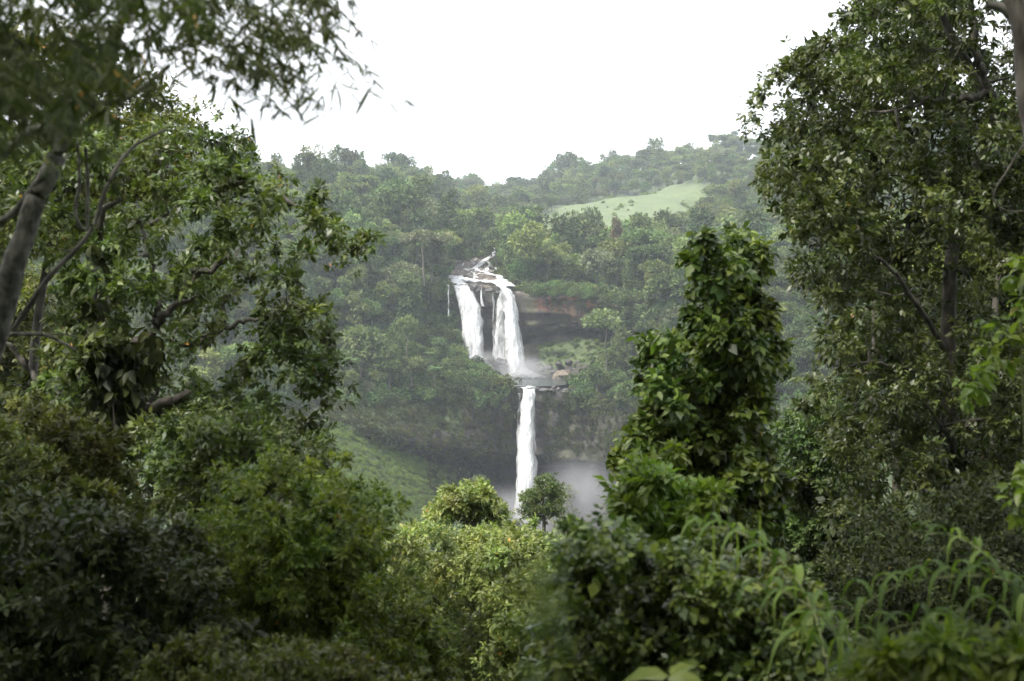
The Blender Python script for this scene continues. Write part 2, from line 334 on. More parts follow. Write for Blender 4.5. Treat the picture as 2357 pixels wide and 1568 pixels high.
# ------------------------------------------------------------------ the gorge: lofted contour rails (u, v, distance)
RAILS = [
 # 0 behind the skyline
 [(-800,380,1300),(0,400,1300),(700,440,1400),(820,430,1450),(960,470,1700),(1180,500,2000),(1320,470,1900),(1740,400,1800),(2356,340,1650),(3000,310,1500)],
 # 1 skyline
 [(-800,350,800),(0,375,850),(500,428,900),(700,446,950),(820,432,1000),(900,436,1100),(960,446,1250),(1060,466,1500),(1180,464,1600),(1260,446,1550),(1320,420,1500),(1500,384,1450),(1740,362,1400),(2000,320,1350),(2356,290,1250),(3000,260,1100)],
 # 2 upper slopes
 [(-800,470,600),(0,470,650),(500,480,720),(700,480,760),(850,480,780),(960,490,850),(1060,505,1000),(1180,515,1050),(1260,490,1080),(1400,455,1120),(1550,440,1150),(1740,430,1150),(2000,420,1100),(2356,400,1000),(3000,380,900)],
 # 3 benches above the river
 [(-800,600,480),(0,600,520),(500,600,590),(700,590,630),(850,575,660),(1000,572,715),(1060,582,720),(1130,582,725),(1200,560,830),(1300,540,880),(1450,532,900),(1600,535,880),(1800,540,820),(2000,540,750),(2356,540,650),(3000,540,560)],
 # 4 top of the upper cliff
 [(-800,750,400),(0,750,430),(500,720,520),(700,700,560),(850,685,590),(980,662,606),(1030,656,612),(1110,658,612),(1190,669,606),(1215,678,600),(1300,680,598),(1420,690,590),(1500,706,570),(1600,720,550),(1800,740,520),(2000,750,480),(2356,760,420),(3000,780,350)],
 # 5 overhang of the upper cliff
 [(-800,800,390),(0,800,420),(500,775,510),(700,755,553),(850,740,583),(980,720,600),(1030,716,612),(1110,740,614),(1190,750,610),(1215,750,601),(1300,742,599),(1360,742,597),(1420,752,591),(1500,762,570),(1600,780,548),(1800,800,515),(2000,810,472),(2356,820,412),(3000,840,345)],
 # 6 recess under it
 [(-800,830,385),(0,830,415),(500,800,505),(700,780,549),(850,770,579),(980,750,596),(1030,750,610),(1110,812,617),(1190,820,616),(1215,775,611),(1300,766,610),(1360,762,608),(1420,775,596),(1500,790,570),(1600,810,546),(1800,830,512),(2000,840,468),(2356,850,408),(3000,870,342)],
 # 7 shore behind the pool
 [(-800,880,375),(0,880,405),(500,850,490),(700,845,538),(850,835,562),(980,818,578),(1060,826,592),(1120,856,593),(1180,868,598),(1250,868,598),(1290,858,594),(1340,848,590),(1420,850,580),(1500,850,566),(1600,860,540),(1800,880,505),(2000,890,460),(2356,900,400),(3000,920,335)],
 # 8 lip of the lower cliff
 [(-800,960,350),(0,960,380),(500,930,455),(700,915,500),(850,905,530),(1000,893,548),(1100,892,551),(1180,898,553),(1240,898,553),(1300,906,553),(1400,912,548),(1500,930,535),(1600,955,518),(1800,980,485),(2000,990,445),(2356,1000,385),(3000,1020,320)],
 # 9 hanging wall
 [(-800,1040,330),(0,1040,360),(500,1000,430),(700,970,465),(800,975,480),(900,1005,500),(1000,1025,527),(1100,1035,545),(1180,1045,552),(1240,1048,552),(1350,1060,547),(1450,1075,536),(1600,1100,510),(1800,1120,470),(2356,1140,370),(3000,1160,310)],
 # 10 undercut
 [(-800,1060,328),(0,1060,358),(500,1015,428),(700,985,463),(800,995,480),(900,1035,507),(1000,1058,542),(1100,1066,566),(1180,1070,574),(1240,1072,574),(1350,1078,569),(1450,1092,554),(1600,1120,515),(1800,1140,470),(2356,1160,368),(3000,1180,308)],
 # 11 foot of the cliff
 [(-800,1240,300),(0,1220,320),(500,1200,370),(700,1190,400),(800,1190,420),(900,1185,448),(980,1190,480),(1060,1200,535),(1120,1215,553),(1180,1232,558),(1240,1234,558),(1350,1234,552),(1450,1234,540),(1600,1240,510),(1800,1260,460),(2356,1300,360),(3000,1340,300)],
 # 12 gorge floor
 [(-800,1480,240),(0,1460,250),(700,1400,300),(1000,1340,400),(1180,1300,500),(1400,1310,480),(1600,1340,430),(2000,1420,330),(2356,1480,270),(3000,1520,230)],
 # 13
 [(-800,2050,160),(0,2050,170),(700,2000,190),(1180,1950,230),(1600,1990,210),(2356,2050,180),(3000,2050,160)],
]
SUB = [4, 22, 26, 26, 16, 10, 18, 14, 26, 8, 26, 10, 8]
UU = np.linspace(-800, 3000, 381)
def smooth1(a, k):
    w = np.hanning(2 * k + 3)[1:-1]; w /= w.sum(); return np.convolve(np.pad(a, k, mode='edge'), w, 'valid')
RV = np.array([smooth1(np.interp(UU, [p[0] for p in r], [p[1] for p in r]), 3) for r in RAILS])
RD = np.array([smooth1(np.interp(UU, [p[0] for p in r], [p[2] for p in r]), 3) for r in RAILS])
SS = np.concatenate([np.arange(n) / n + k for k, n in enumerate(SUB)] + [[len(RAILS) - 1]])
k0 = np.minimum(SS.astype(int), len(RAILS) - 2); fr = (SS - k0)[:, None]
GV = RV[k0] * (1 - fr) + RV[k0 + 1] * fr
GD = 1 / ((1 - fr) / RD[k0] + fr / RD[k0 + 1])
GU = np.broadcast_to(UU, GV.shape).copy()
S2 = np.broadcast_to(SS[:, None], GV.shape)
T0 = P(GU, GV, GD)
def band(a, b, x, s=.3): return np.clip((x - a) / s, 0, 1) * np.clip((b - x) / s, 0, 1)
def bump(u0, u1, s, x=GU): return np.clip((x - u0) / s, 0, 1) * np.clip((u1 - x) / s, 0, 1)
river = bump(1022, 1205, 15) * band(2.9, 4.02, S2, .15)
poolm = bump(1150, 1310, 25) * band(7.0, 8.0, S2, .2)
hill = band(.9, 4.0, S2, .4) * (1 - river)
T1 = T0.copy()
T1[..., 2] += hill * np.clip(GD / 700, .5, 2) * (10 * fbm(T0 * [1, 1, 0], 110, 4, 1)) * np.where(np.abs(S2 - 1) < .5, .6, 1) * (1 - .8 * bump(1150, 1600, 40) * band(1.7, 3.3, S2, .3))
cliff = band(4.0, 7.2, S2, .2) + band(8.0, 11.2, S2, .2)
rough = fbm(T0 * [1, 1, .35], 9, 5, 2); strata = fbm(T0 * [.12, .12, 1], 3.2, 3, 8)
T1[..., 1] -= cliff * (2.6 * rough + 1.3 * strata) * np.where((S2 > 8), 1.1, 1)
slopes = (GU < 1030) * band(3.5, 9, S2, .5) + (GU > 1430) * band(3.5, 9, S2, .5)
T1[..., 1] -= slopes * 9 * fbm(T0, 45, 3, 12)
T1[..., 2] -= poolm * 2.0
lip = (bump(1110, 1200, 12) + bump(1236, 1335, 12)) * band(7.72, 8.12, S2, .12)
T1[..., 2] += lip * (1.3 + 1.2 * fbm(T0 * [1, 1, 0], 4, 3, 14))
T1[..., 2] += river * 1.3 * fbm(T0 * [1, .6, 0], 7, 4, 9)
T1 += (.25 * fbm(T0, 2.5, 2, 10))[..., None]
nS, nU = GV.shape
# ground cover classes carried as their own attributes
LEFTV, LEFTU = [640, 720, 770, 810, 830, 862, 880, 900], [1036, 1040, 1052, 1066, 1082, 1122, 1148, 1172]      # right border of the growth on the left slope
RIGHTV, RIGHTU = [660, 720, 770, 800, 830, 860, 890, 915], [1425, 1440, 1440, 1425, 1395, 1345, 1315, 1300]      # left border of the growth right of the pool
leftU = np.interp(GV, LEFTV, LEFTU); rightU = np.interp(GV, RIGHTV, RIGHTU)
inside = np.clip((GU - leftU) / 8, 0, 1) * np.clip((rightU - GU) / 12, 0, 1)
rockA = np.clip(inside * band(3.95, 8.15, S2, .1) + bump(1030, 1205, 12) * band(2.95, 4.1, S2, .1), 0, 1)
rockA = np.maximum(rockA, bump(1000, 1480, 60) * band(8.9, 11.5, S2, .4)); rockA = np.maximum(rockA, bump(1130, 1420, 30) * band(7.6, 8.3, S2, .2))
rockA = np.maximum(rockA, bump(1100, 1350, 20) * band(6.8, 8.2, S2, .2) * .9)
rockA = np.maximum(rockA, bump(1040, 1500, 50) * band(8.0, 10.2, S2, .2)); rockA = np.maximum(rockA, .75 * bump(860, 1080, 60) * band(8.5, 10.2, S2, .3))
talus = bump(1225, 1440, 25) * band(6.05, 7.0, S2, .25)
rockA = np.clip(rockA - talus * .85, 0, 1)
jit_ = np.stack([GU.ravel(), GV.ravel()], 1) + 16 * np.stack([fbm(T0.reshape(-1, 3) * [1, 1, 0], 60, 4, 31), fbm(T0.reshape(-1, 3) * [1, 1, 0], 60, 4, 32)], 1) * [1.4, .6]
field = inpoly(jit_, [(1165,528),(1230,500),(1330,458),(1450,430),(1600,430),(1640,462),(1590,520),(1500,575),(1400,585),(1300,590),(1210,585),(1180,560)]).reshape(GV.shape) * (S2 < 3.5)
lowgrass = inpoly(np.stack([GU.ravel(), GV.ravel()], 1), [(740,960),(800,985),(870,1010),(960,1050),(1040,1090),(1075,1120),(1000,1190),(700,1230),(600,1100)]).reshape(GV.shape) * (S2 > 9.3)
bare = inpoly(np.stack([GU.ravel(), GV.ravel()], 1), [(1165,518),(1215,510),(1230,524),(1180,540)]).reshape(GV.shape) * (S2 < 3.4)
grassA = np.clip(field * (S2 < 3.2) + lowgrass * 1.0 + talus * .4, 0, 1)
def soft(a, n=1):
    a = a.astype(float)
    for _ in range(n):
        p = np.pad(a, 1, mode='edge'); a = (p[:-2, 1:-1] + p[2:, 1:-1] + p[1:-1, :-2] + p[1:-1, 2:] + 2 * a) / 6
    return a
red = inpoly(np.stack([GU.ravel(), GV.ravel()], 1), [(1228,694),(1270,678),(1365,672),(1372,700),(1382,715),(1384,765),(1352,768),(1330,735),(1290,720),(1240,712)]).reshape(GV.shape) * (S2 < 6)
def terrain_mat():
    m, t, out = newmat('gorge_side'); N = t.nodes.new; L = t.links.new
    def attr(n): a = N('ShaderNodeAttribute'); a.attribute_name = n; return a.outputs['Fac']
    def mixc(f, a, b):
        x = N('ShaderNodeMixRGB'); L(f, x.inputs[0])
        for k, c in ((1, a), (2, b)):
            if isinstance(c, tuple): x.inputs[k].default_value = (*c, 1)
            else: L(c, x.inputs[k])
        return x.outputs[0]
    def noise(sc, det=8, zs=1.0, rough=.6):
        mp = N('ShaderNodeMapping'); mp.inputs['Scale'].default_value = (1, 1, zs); L(tc.outputs['Object'], mp.inputs[0])
        n = N('ShaderNodeTexNoise'); n.inputs['Scale'].default_value = sc; n.inputs['Detail'].default_value = det; n.inputs['Roughness'].default_value = rough
        L(mp.outputs[0], n.inputs[0]); return n.outputs[0]
    def rr(f, stops): r = ramp(t, stops); L(f, r.inputs[0]); return r.outputs[0]
    tc = N('ShaderNodeTexCoord')
    n1 = noise(.06); n2 = noise(.5); nv = noise(.28, 8, .12); nh = noise(.22, 6, 2.6)
    green = rr(n2, [(.3, (.030, .046, .018)), (.55, (.055, .078, .028)), (.75, (.085, .105, .04))])
    grass = mixc(n1, rr(n2, [(.3, (.068, .105, .036)), (.55, (.100, .145, .048)), (.75, (.135, .172, .065))]), rr(noise(.12, 10), [(.35, (.060, .090, .036)), (.6, (.125, .145, .064))]))
    patch_ = rr(noise(.035, 6), [(.42, (0, 0, 0)), (.62, (.8, .8, .8))]); grass = mixc(patch_, grass, rr(n2, [(.35, (.045, .07, .028)), (.65, (.10, .135, .05))]))
    rock = rr(nv, [(.34, (.018, .017, .016)), (.5, (.048, .043, .036)), (.66, (.090, .076, .058))])
    rock = mixc(rr(nh, [(.45, (0, 0, 0)), (.6, (.5, .5, .5))]), rock, (.055, .05, .046))
    moss = rr(nv, [(.48, (0, 0, 0)), (.62, (.75, .75, .75))])
    rock = mixc(moss, rock, (.050, .056, .022))
    rust = N('ShaderNodeMath'); rust.operation = 'MULTIPLY'; L(attr('rust'), rust.inputs[0]); L(rr(noise(.42, 10, .35, .7), [(.42, (0, 0, 0)), (.62, (.9, .9, .9))]), rust.inputs[1])
    rock = mixc(rust.outputs[0], rock, (.215, .088, .052))
    rock = mixc(attr('bed'), rock, rr(n2, [(.35, (.045, .036, .030)), (.52, (.11, .088, .072)), (.7, (.20, .165, .135))]))
    c = mixc(attr('grass'), green, grass)
    c = mixc(attr('bare'), c, (.30, .22, .13))
    # ragged border between rock and growth
    s = N('ShaderNodeMath'); s.operation = 'ADD'; L(attr('rock'), s.inputs[0])
    s2 = N('ShaderNodeMath'); s2.operation = 'MULTIPLY_ADD'; L(n2, s2.inputs[0]); s2.inputs[1].default_value = 1.3; s2.inputs[2].default_value = -.65; L(s2.outputs[0], s.inputs[1])
    c = mixc(rr(s.outputs[0], [(.42, (0, 0, 0)), (.58, (1, 1, 1))]), c, rock)
    p = N('ShaderNodeBsdfPrincipled'); p.inputs['Roughness'].default_value = .85; L(c, p.inputs['Base Color'])
    b = N('ShaderNodeBump'); b.inputs['Strength'].default_value = .8; b.inputs['Distance'].default_value = 1.2; L(n2, b.inputs['Height'])
    b2 = N('ShaderNodeBump'); b2.inputs['Strength'].default_value = .6; b2.inputs['Distance'].default_value = 1.5; L(nv, b2.inputs['Height']); L(b.outputs[0], b2.inputs['Normal'])
    L(b2.outputs[0], p.inputs['Normal']); L(p.outputs[0], out.inputs[0]); return m
M['terrain'] = terrain_mat()
i, j = np.meshgrid(np.arange(nS - 1), np.arange(nU - 1), indexing='ij'); q = i * nU + j
F = np.stack([q, q + nU, q + nU + 1, q + 1], -1).reshape(-1, 4)
at = {'rock': ('POINT', soft(rockA).ravel()), 'grass': ('POINT', soft(grassA, 2).ravel()), 'rust': ('POINT', soft(red).ravel()), 'bare': ('POINT', soft(bare, 1).ravel()),
      'bed': ('POINT', soft(np.clip(bump(1022, 1205, 10) * band(2.9, 4.15, S2, .15) + bump(1165, 1330, 20) * band(7.8, 8.15, S2, .15) * .25, 0, 1)).ravel())}
terr = tag(link('terrain', mesh_np('terrain', T1.reshape(-1, 3), F, [M['terrain']], at, smooth=True)), kind='structure')

# ------------------------------------------------------------------ water
def water_mats():
    m, t, out = newmat('falling_water'); N = t.nodes.new; L = t.links.new
    tc = N('ShaderNodeTexCoord'); mp = N('ShaderNodeMapping'); mp.inputs['Scale'].default_value = (1, 1, .16); L(tc.outputs['Object'], mp.inputs[0])
    n = N('ShaderNodeTexNoise'); n.inputs['Scale'].default_value = .8; n.inputs['Detail'].default_value = 10; n.inputs['Roughness'].default_value = .74; L(mp.outputs[0], n.inputs[0])
    a = N('ShaderNodeAttribute'); a.attribute_name = 'body'
    s = N('ShaderNodeMath'); s.operation = 'ADD'; L(n.outputs[0], s.inputs[0]); L(a.outputs['Fac'], s.inputs[1])
    al = ramp(t, [(.44, (0, 0, 0)), (.80, (1, 1, 1))]); L(s.outputs[0], al.inputs[0])
    co = ramp(t, [(.3, (.74, .77, .80)), (.5, (.95, .96, .97))]); L(n.outputs[0], co.inputs[0])
    p = N('ShaderNodeBsdfPrincipled'); p.inputs['Roughness'].default_value = .55; L(co.outputs[0], p.inputs['Base Color'])
    b = N('ShaderNodeBump'); b.inputs['Strength'].default_value = .9; b.inputs['Distance'].default_value = 1.6; L(n.outputs[0], b.inputs['Height']); L(b.outputs[0], p.inputs['Normal'])
    tl = N('ShaderNodeBsdfTranslucent'); tl.inputs[0].default_value = (.85, .88, .9, 1)
    m1 = N('ShaderNodeMixShader'); m1.inputs[0].default_value = .25; L(p.outputs[0], m1.inputs[1]); L(tl.outputs[0], m1.inputs[2])
    tp = N('ShaderNodeBsdfTransparent'); m2 = N('ShaderNodeMixShader'); L(al.outputs[0], m2.inputs[0]); L(tp.outputs[0], m2.inputs[1]); L(m1.outputs[0], m2.inputs[2])
    L(m2.outputs[0], out.inputs[0]); M['fall'] = m
    m, t, out = newmat('pool_water'); N = t.nodes.new; L = t.links.new
    tc = N('ShaderNodeTexCoord'); n = N('ShaderNodeTexNoise'); n.inputs['Scale'].default_value = .55; n.inputs['Detail'].default_value = 5; L(tc.outputs['Object'], n.inputs[0])
    p = N('ShaderNodeBsdfPrincipled'); p.inputs['Roughness'].default_value = .18; p.inputs['Base Color'].default_value = (.05, .06, .06, 1)
    b = N('ShaderNodeBump'); b.inputs['Strength'].default_value = .5; b.inputs['Distance'].default_value = .4; L(n.outputs[0], b.inputs['Height']); L(b.outputs[0], p.inputs['Normal'])
    L(p.outputs[0], out.inputs[0]); M['pool'] = m
water_mats()
rngW = np.random.default_rng(5)
def fall_sheet(left, right, D0, D1, body, parent, name, thick=2.2, nr=70, nc=18, edge=.30, bow=1.0, seed=0):
    """a curtain of falling water between two edge lines given as (u, v) top to bottom"""
    left = np.array(left, float); right = np.array(right, float); t = np.linspace(0, 1, nr)
    def along(e):
        k = np.linspace(0, 1, len(e)); return np.stack([np.interp(t, k, e[:, 0]), np.interp(t, k, e[:, 1])], 1)
    l, r = along(left), along(right); D = D0 + (D1 - D0) * t ** .6
    w = np.linspace(0, 1, nc); uv = l[:, None] * (1 - w)[None, :, None] + r[:, None] * w[None, :, None]
    prof = np.sqrt(np.clip(1 - (2 * w - 1) ** 2, 0, 1))
    X = P(uv[..., 0], uv[..., 1], np.broadcast_to(D[:, None], uv.shape[:2]))
    nz = fbm(X * [1, 1, .22] + seed * 9, 2.2, 4, 20 + seed)
    X[..., 1] -= bow * prof[None] * thick + nz * .9 * thick * .4
    X[..., 0] += (.25 + .75 * np.abs(2 * w - 1)[None] ** 2) * .75 * fbm(X * [.8, .8, .28], 1.6, 4, 40 + seed)
    e = np.minimum(w, 1 - w) * 2
    ragged = .5 * fbm(np.stack(np.broadcast_arrays(X[..., 2] * .5, 0 * X[..., 2] + seed, X[..., 0]), -1), 3, 3, 50 + seed)
    B = body + edge * (np.clip(e * 2.6, 0, 1) - 1)[None] + .12 * ragged
    B[0] = np.maximum(B[0], .2)
    i, j = np.meshgrid(np.arange(nr - 1), np.arange(nc - 1), indexing='ij'); q = i * nc + j
    F = np.stack([q, q + nc, q + nc + 1, q + 1], -1).reshape(-1, 4)
    me = mesh_np(name, X.reshape(-1, 3) - np.array(parent.location), F, [M['fall']], {'body': ('POINT', B.ravel())}, smooth=True)
    return link(name, me, parent)
uf = thing('upper_waterfall', 'twin white curtains of the broad upper waterfall dropping into the pool', 'waterfall', P(1160, 868, 600)); uf['kind'] = 'structure'
fall_sheet([(1043,656),(1050,690),(1057,728),(1062,775),(1072,822)], [(1078,657),(1098,682),(1110,718),(1113,770),(1115,826)], 609.5, 604, .31, uf, 'curtain', seed=1)
fall_sheet([(1052,662),(1060,728),(1066,778),(1076,822)], [(1084,664),(1102,700),(1108,760),(1112,826)], 607.5, 601, .17, uf, 'curtain', seed=2)
fall_sheet([(1145,655),(1160,683),(1159,750),(1166,833),(1170,868)], [(1177,667),(1186,695),(1194,742),(1205,815),(1222,868)], 605, 598, .44, uf, 'curtain', thick=3.2, seed=3)
fall_sheet([(1148,656),(1164,690),(1164,750),(1170,833),(1176,870)], [(1172,664),(1181,695),(1189,742),(1200,815),(1214,870)], 603, 595, .28, uf, 'curtain', thick=3.2, seed=4)
fall_sheet([(1148,668),(1138,712),(1134,770),(1134,826)], [(1164,672),(1166,720),(1168,775),(1172,834)], 608, 603, .16, uf, 'veil', seed=5)
fall_sheet([(1133,668),(1133,720),(1133,770),(1132,822)], [(1138,668),(1138,720),(1139,770),(1141,824)], 609, 606, .12, uf, 'strand', seed=6, thick=.8)
fall_sheet([(1103,662),(1105,682),(1107,705)], [(1110,662),(1112,684),(1114,705)], 609, 606, .22, uf, 'strand', seed=7, thick=.8, nr=30)
fall_sheet([(1028,656),(1030,690),(1031,728)], [(1033,656),(1034,690),(1035,728)], 609, 604, .08, uf, 'strand', seed=8, thick=.8, nr=30)
lf = thing('lower_waterfall', 'single narrow white plume of the lower waterfall below the pool', 'waterfall', P(1210, 1232, 552)); lf['kind'] = 'structure'
fall_sheet([(1201,893),(1198,942),(1192,1005),(1188,1099),(1184,1180),(1182,1240)], [(1231,893),(1230,960),(1232,1036),(1236,1100),(1238,1180),(1240,1240)], 551, 543, .42, lf, 'plume', thick=3.0, nr=110, seed=11)
fall_sheet([(1204,896),(1201,960),(1196,1020),(1191,1100),(1188,1240)], [(1228,896),(1226,960),(1228,1036),(1231,1100),(1232,1240)], 549, 540, .26, lf, 'plume', thick=3.0, nr=110, seed=12)
fall_sheet([(1192,905),(1190,950),(1186,1000)], [(1197,905),(1196,950),(1191,1000)], 552, 549, .03, lf, 'strand', thick=.6, nr=40, seed=13)
# cascades over the river bed and the foam along the lip
st = thing('river', 'white cascading river on the rocky bench above the upper fall', 'river', P(1110, 640, 640)); st['kind'] = 'structure'
def bedD(v): return np.interp(v, [572, 582, 656, 668], [735, 725, 612, 604])
def ribbon(pts, wpx, body, seed, dz=.55):
    p = smooth_path(np.array(pts, float), 40); w = np.interp(np.linspace(0, 1, 40), np.linspace(0, 1, len(wpx)), wpx)
    X = P(p[:, 0], p[:, 1], bedD(p[:, 1])); wm = w * bedD(p[:, 1]) / FPX
    t = np.gradient(X, axis=0); t[:, 2] = 0; t /= np.linalg.norm(t, axis=1, keepdims=True); s = np.stack([t[:, 1], -t[:, 0], 0 * t[:, 0]], 1)
    k = np.linspace(-1, 1, 9); V = X[:, None] + s[:, None] * (k[None, :, None] * wm[:, None, None] / 2)
    V[..., 2] += dz + .5 * (1 - k ** 2)[None] + .5 * fbm(V, 2, 3, 60 + seed)
    B = np.broadcast_to(body + .35 * (np.clip((1 - np.abs(k)) * 2.2, 0, 1) - 1), V.shape[:2]) + .14 * fbm(V, 3, 2, 80 + seed)
    i, j = np.meshgrid(np.arange(39), np.arange(8), indexing='ij'); q = i * 9 + j
    F = np.stack([q, q + 9, q + 10, q + 1], -1).reshape(-1, 4)
    me = mesh_np('cascade', V.reshape(-1, 3) - np.array(st.location), F, [M['fall']], {'body': ('POINT', B.ravel())}, smooth=True)
    link('cascade', me, st)
ribbon([(1139,574),(1134,590),(1118,600),(1106,610),(1092,622),(1062,626),(1044,628)], [7, 12, 14, 16, 18, 14, 6], .30, 1)
ribbon([(1092,620),(1104,628),(1128,634),(1148,640),(1154,650),(1160,660)], [12, 14, 14, 20, 22, 26], .28, 2)
ribbon([(1040,641),(1056,646),(1080,650),(1100,652),(1128,654),(1150,657),(1170,666)], [26, 40, 46, 44, 44, 50, 40], .36, 3, .9)
ribbon([(1052,628),(1062,636),(1058,645)], [10, 14, 18], .2, 4)
ribbon([(1080,626),(1092,638),(1090,648)], [6, 8, 8], .18, 5)
ribbon([(1116,602),(1126,612),(1120,624),(1124,634)], [6, 8, 9, 8], .2, 6)
ribbon([(1056,645),(1052,652),(1060,659),(1066,662)], [30, 30, 34, 34], .34, 7, 1.0)
ribbon([(1150,652),(1158,658),(1164,666),(1166,671)], [40, 44, 46, 46], .4, 8, 1.2)
rr_ = np.random.default_rng(8)
for k in range(18):
    v0 = rr_.uniform(598, 650); w0 = np.interp(v0, [590, 620, 650], [22, 45, 62]); u0 = np.interp(v0, [590, 620, 650], [1125, 1092, 1108]) + rr_.uniform(-1, 1) * w0
    ribbon([(u0, v0), (u0 + rr_.uniform(-14, 14), v0 + 4), (u0 + rr_.uniform(-26, 26), v0 + rr_.uniform(5, 10))], [3, rr_.uniform(3, 6), 3], .17, 20 + k, .7)
# the pool
PZ = float(P(1220, 868, 598)[2]) + .5
ang = np.linspace(0, 2 * np.pi, 64, endpoint=False)
pr = 1 + .12 * fbm(np.stack([np.cos(ang), np.sin(ang), 0 * ang], 1), .5, 2, 7)
pv = np.stack([6.5 + 19 * np.cos(ang) * pr, 577 + 25 * np.sin(ang) * pr, 0 * ang + PZ], 1)
V = np.concatenate([[[6.5, 577, PZ]], pv]); F = np.array([[0, k + 1, (k + 1) % 64 + 1] for k in range(64)])
tag(link('pool_water', mesh_np('pool_water', V, F, [M['pool']])), kind='structure')
# boiling foam at the foot of the upper fall
def foam(u, v, D, rx, ry, h, seed, parent):
    c = P(u, v, D); n = 26; t = np.linspace(0, 1, n); a = np.linspace(0, 2 * np.pi, 40, endpoint=False)
    V = []
    for q in t:
        V.append(np.stack([c[0] + rx * q * np.cos(a), c[1] + ry * q * np.sin(a), 0 * a + c[2] + h * (1 - q) ** 1.6], 1))
    V = np.array(V); V[..., 2] += (.5 * fbm(V, 2.2, 3, seed)) * (1 - t[:, None] * .6)
    B = np.broadcast_to((.40 - .52 * t ** 1.4)[:, None], V.shape[:2]) + .12 * fbm(V, 3, 2, seed + 3)
    i, j = np.meshgrid(np.arange(n - 1), np.arange(40), indexing='ij'); q = i * 40 + j; r = i * 40 + (j + 1) % 40
    F = np.stack([q, q + 40, r + 40, r], -1).reshape(-1, 4)
    link('foam', mesh_np('foam', V.reshape(-1, 3) - np.array(parent.location), F, [M['fall']], {'body': ('POINT', B.ravel())}, smooth=True), parent)
foam(1200, 868, 594, 12, 9, 4.5, 3, uf); foam(1092, 826, 600, 7, 4, 2.5, 4, uf); foam(1152, 840, 600, 6, 4, 2.2, 5, uf)
foam(1214, 893, 552.5, 4.5, 3, .9, 6, lf); foam(1210, 1236, 541, 9, 8, 5, 7, lf)

# ------------------------------------------------------------------ boulders
def rock_mat(name, a, b):
    m, t, out = newmat(name); N = t.nodes.new; L = t.links.new
    tc = N('ShaderNodeTexCoord'); n = N('ShaderNodeTexNoise'); n.inputs['Scale'].default_value = .6; n.inputs['Detail'].default_value = 8; L(tc.outputs['Object'], n.inputs[0])
    r = ramp(t, [(.35, a), (.65, b)]); L(n.outputs[0], r.inputs[0]); p = N('ShaderNodeBsdfPrincipled'); p.inputs['Roughness'].default_value = .7; L(r.outputs[0], p.inputs['Base Color'])
    bp = N('ShaderNodeBump'); bp.inputs['Distance'].default_value = .6; L(n.outputs[0], bp.inputs['Height']); L(bp.outputs[0], p.inputs['Normal']); L(p.outputs[0], out.inputs[0]); return m
M['rock_wet'] = rock_mat('rock_wet', (.035, .034, .033), (.085, .08, .075)); M['rock_dry'] = rock_mat('rock_dry', (.08, .065, .05), (.19, .155, .12))
import bmesh
def boulder(u, v, D, wpx, hpx, mat, label, seed, group=None):
    bm = bmesh.new(); bmesh.ops.create_icosphere(bm, subdivisions=4, radius=1)
    V = np.array([w.co[:] for w in bm.verts]); F = np.array([[w.index for w in f.verts] for f in bm.faces]); bm.free()
    w = wpx * D / FPX / 2; h = hpx * D / FPX / 2
    k = np.round(fbm(V, .9, 2, seed) * 3) / 3
    V = V * (1 + .22 * fbm(V, .8, 4, seed) + .12 * k)[:, None] * np.array([w, w * .85, h])
    o = link('boulder', mesh_np('boulder', V, F, [M[mat]], smooth=False)); c = P(u, v, D); o.location = [float(x) for x in c]
    return tag(o, label, 'boulder', group)
boulder(1300, 868, 588, 52, 34, 'rock_dry', 'biggest brown boulder at the right end of the pool', 1)
boulder(1126, 858, 588, 24, 18, 'rock_wet', 'dark rounded boulder alone on the grassy left shore of the pool', 2)
boulder(1326, 884, 572, 34, 20, 'rock_dry', 'pale flat boulder just below the biggest boulder by the pool', 3)
boulder(1096, 824, 598, 16, 13, 'rock_wet', 'small dark rock at the foot of the left water curtain', 4)
boulder(1150, 836, 597, 30, 24, 'rock_wet', 'wide dark rock in the spray between the two water curtains', 5)
boulder(1130, 828, 598, 18, 16, 'rock_wet', 'dark rock under the wispy veil of water between the curtains', 6)
boulder(1250, 898, 553, 26, 9, 'rock_wet', 'low black rock right of the notch where the lower plume starts', 7)
boulder(1236, 896, 553, 12, 8, 'rock_wet', 'small black rock touching the right side of the lower plume head', 8)
boulder(1176, 893, 555, 40, 9, 'rock_wet', 'low dark ledge rock left of the lower plume head', 9)
for k, (u, v, w, h) in enumerate([(1190, 896, 12, 8), (1160, 893, 16, 9), (1146, 890, 12, 7), (1268, 899, 18, 9), (1284, 896, 14, 10), (1302, 900, 20, 12), (1318, 897, 14, 11), (1274, 892, 10, 6)]):
    boulder(u, v, 553.5, w, h, 'rock_wet', 'wet dark rock on the rim between pool and lower cliff', 70 + k, 'rim rocks of the pool')
for k, (u, v, w, h) in enumerate([(1262, 846, 20, 13), (1284, 838, 17, 12), (1308, 833, 18, 12), (1332, 838, 22, 14), (1274, 856, 22, 12), (1245, 852, 15, 10), (1352, 846, 20, 12), (1240, 838, 12, 8), (1322, 852, 16, 10)]):
    boulder(u, v, 596 - (v - 833) * .2, w, h, 'rock_wet', 'dark talus rock along the foot of the red cliff behind the pool', 20 + k, 'talus rocks behind the pool')
for k, (u, v, w, h) in enumerate([(1090, 661, 22, 15), (1100, 668, 14, 16), (1128, 668, 22, 10), (1146, 674, 12, 11)]):
    boulder(u, v, 607.5, w, h, 'rock_wet', 'dark mossy rock splitting the water at the lip of the upper fall', 40 + k, 'lip rocks of the upper fall')
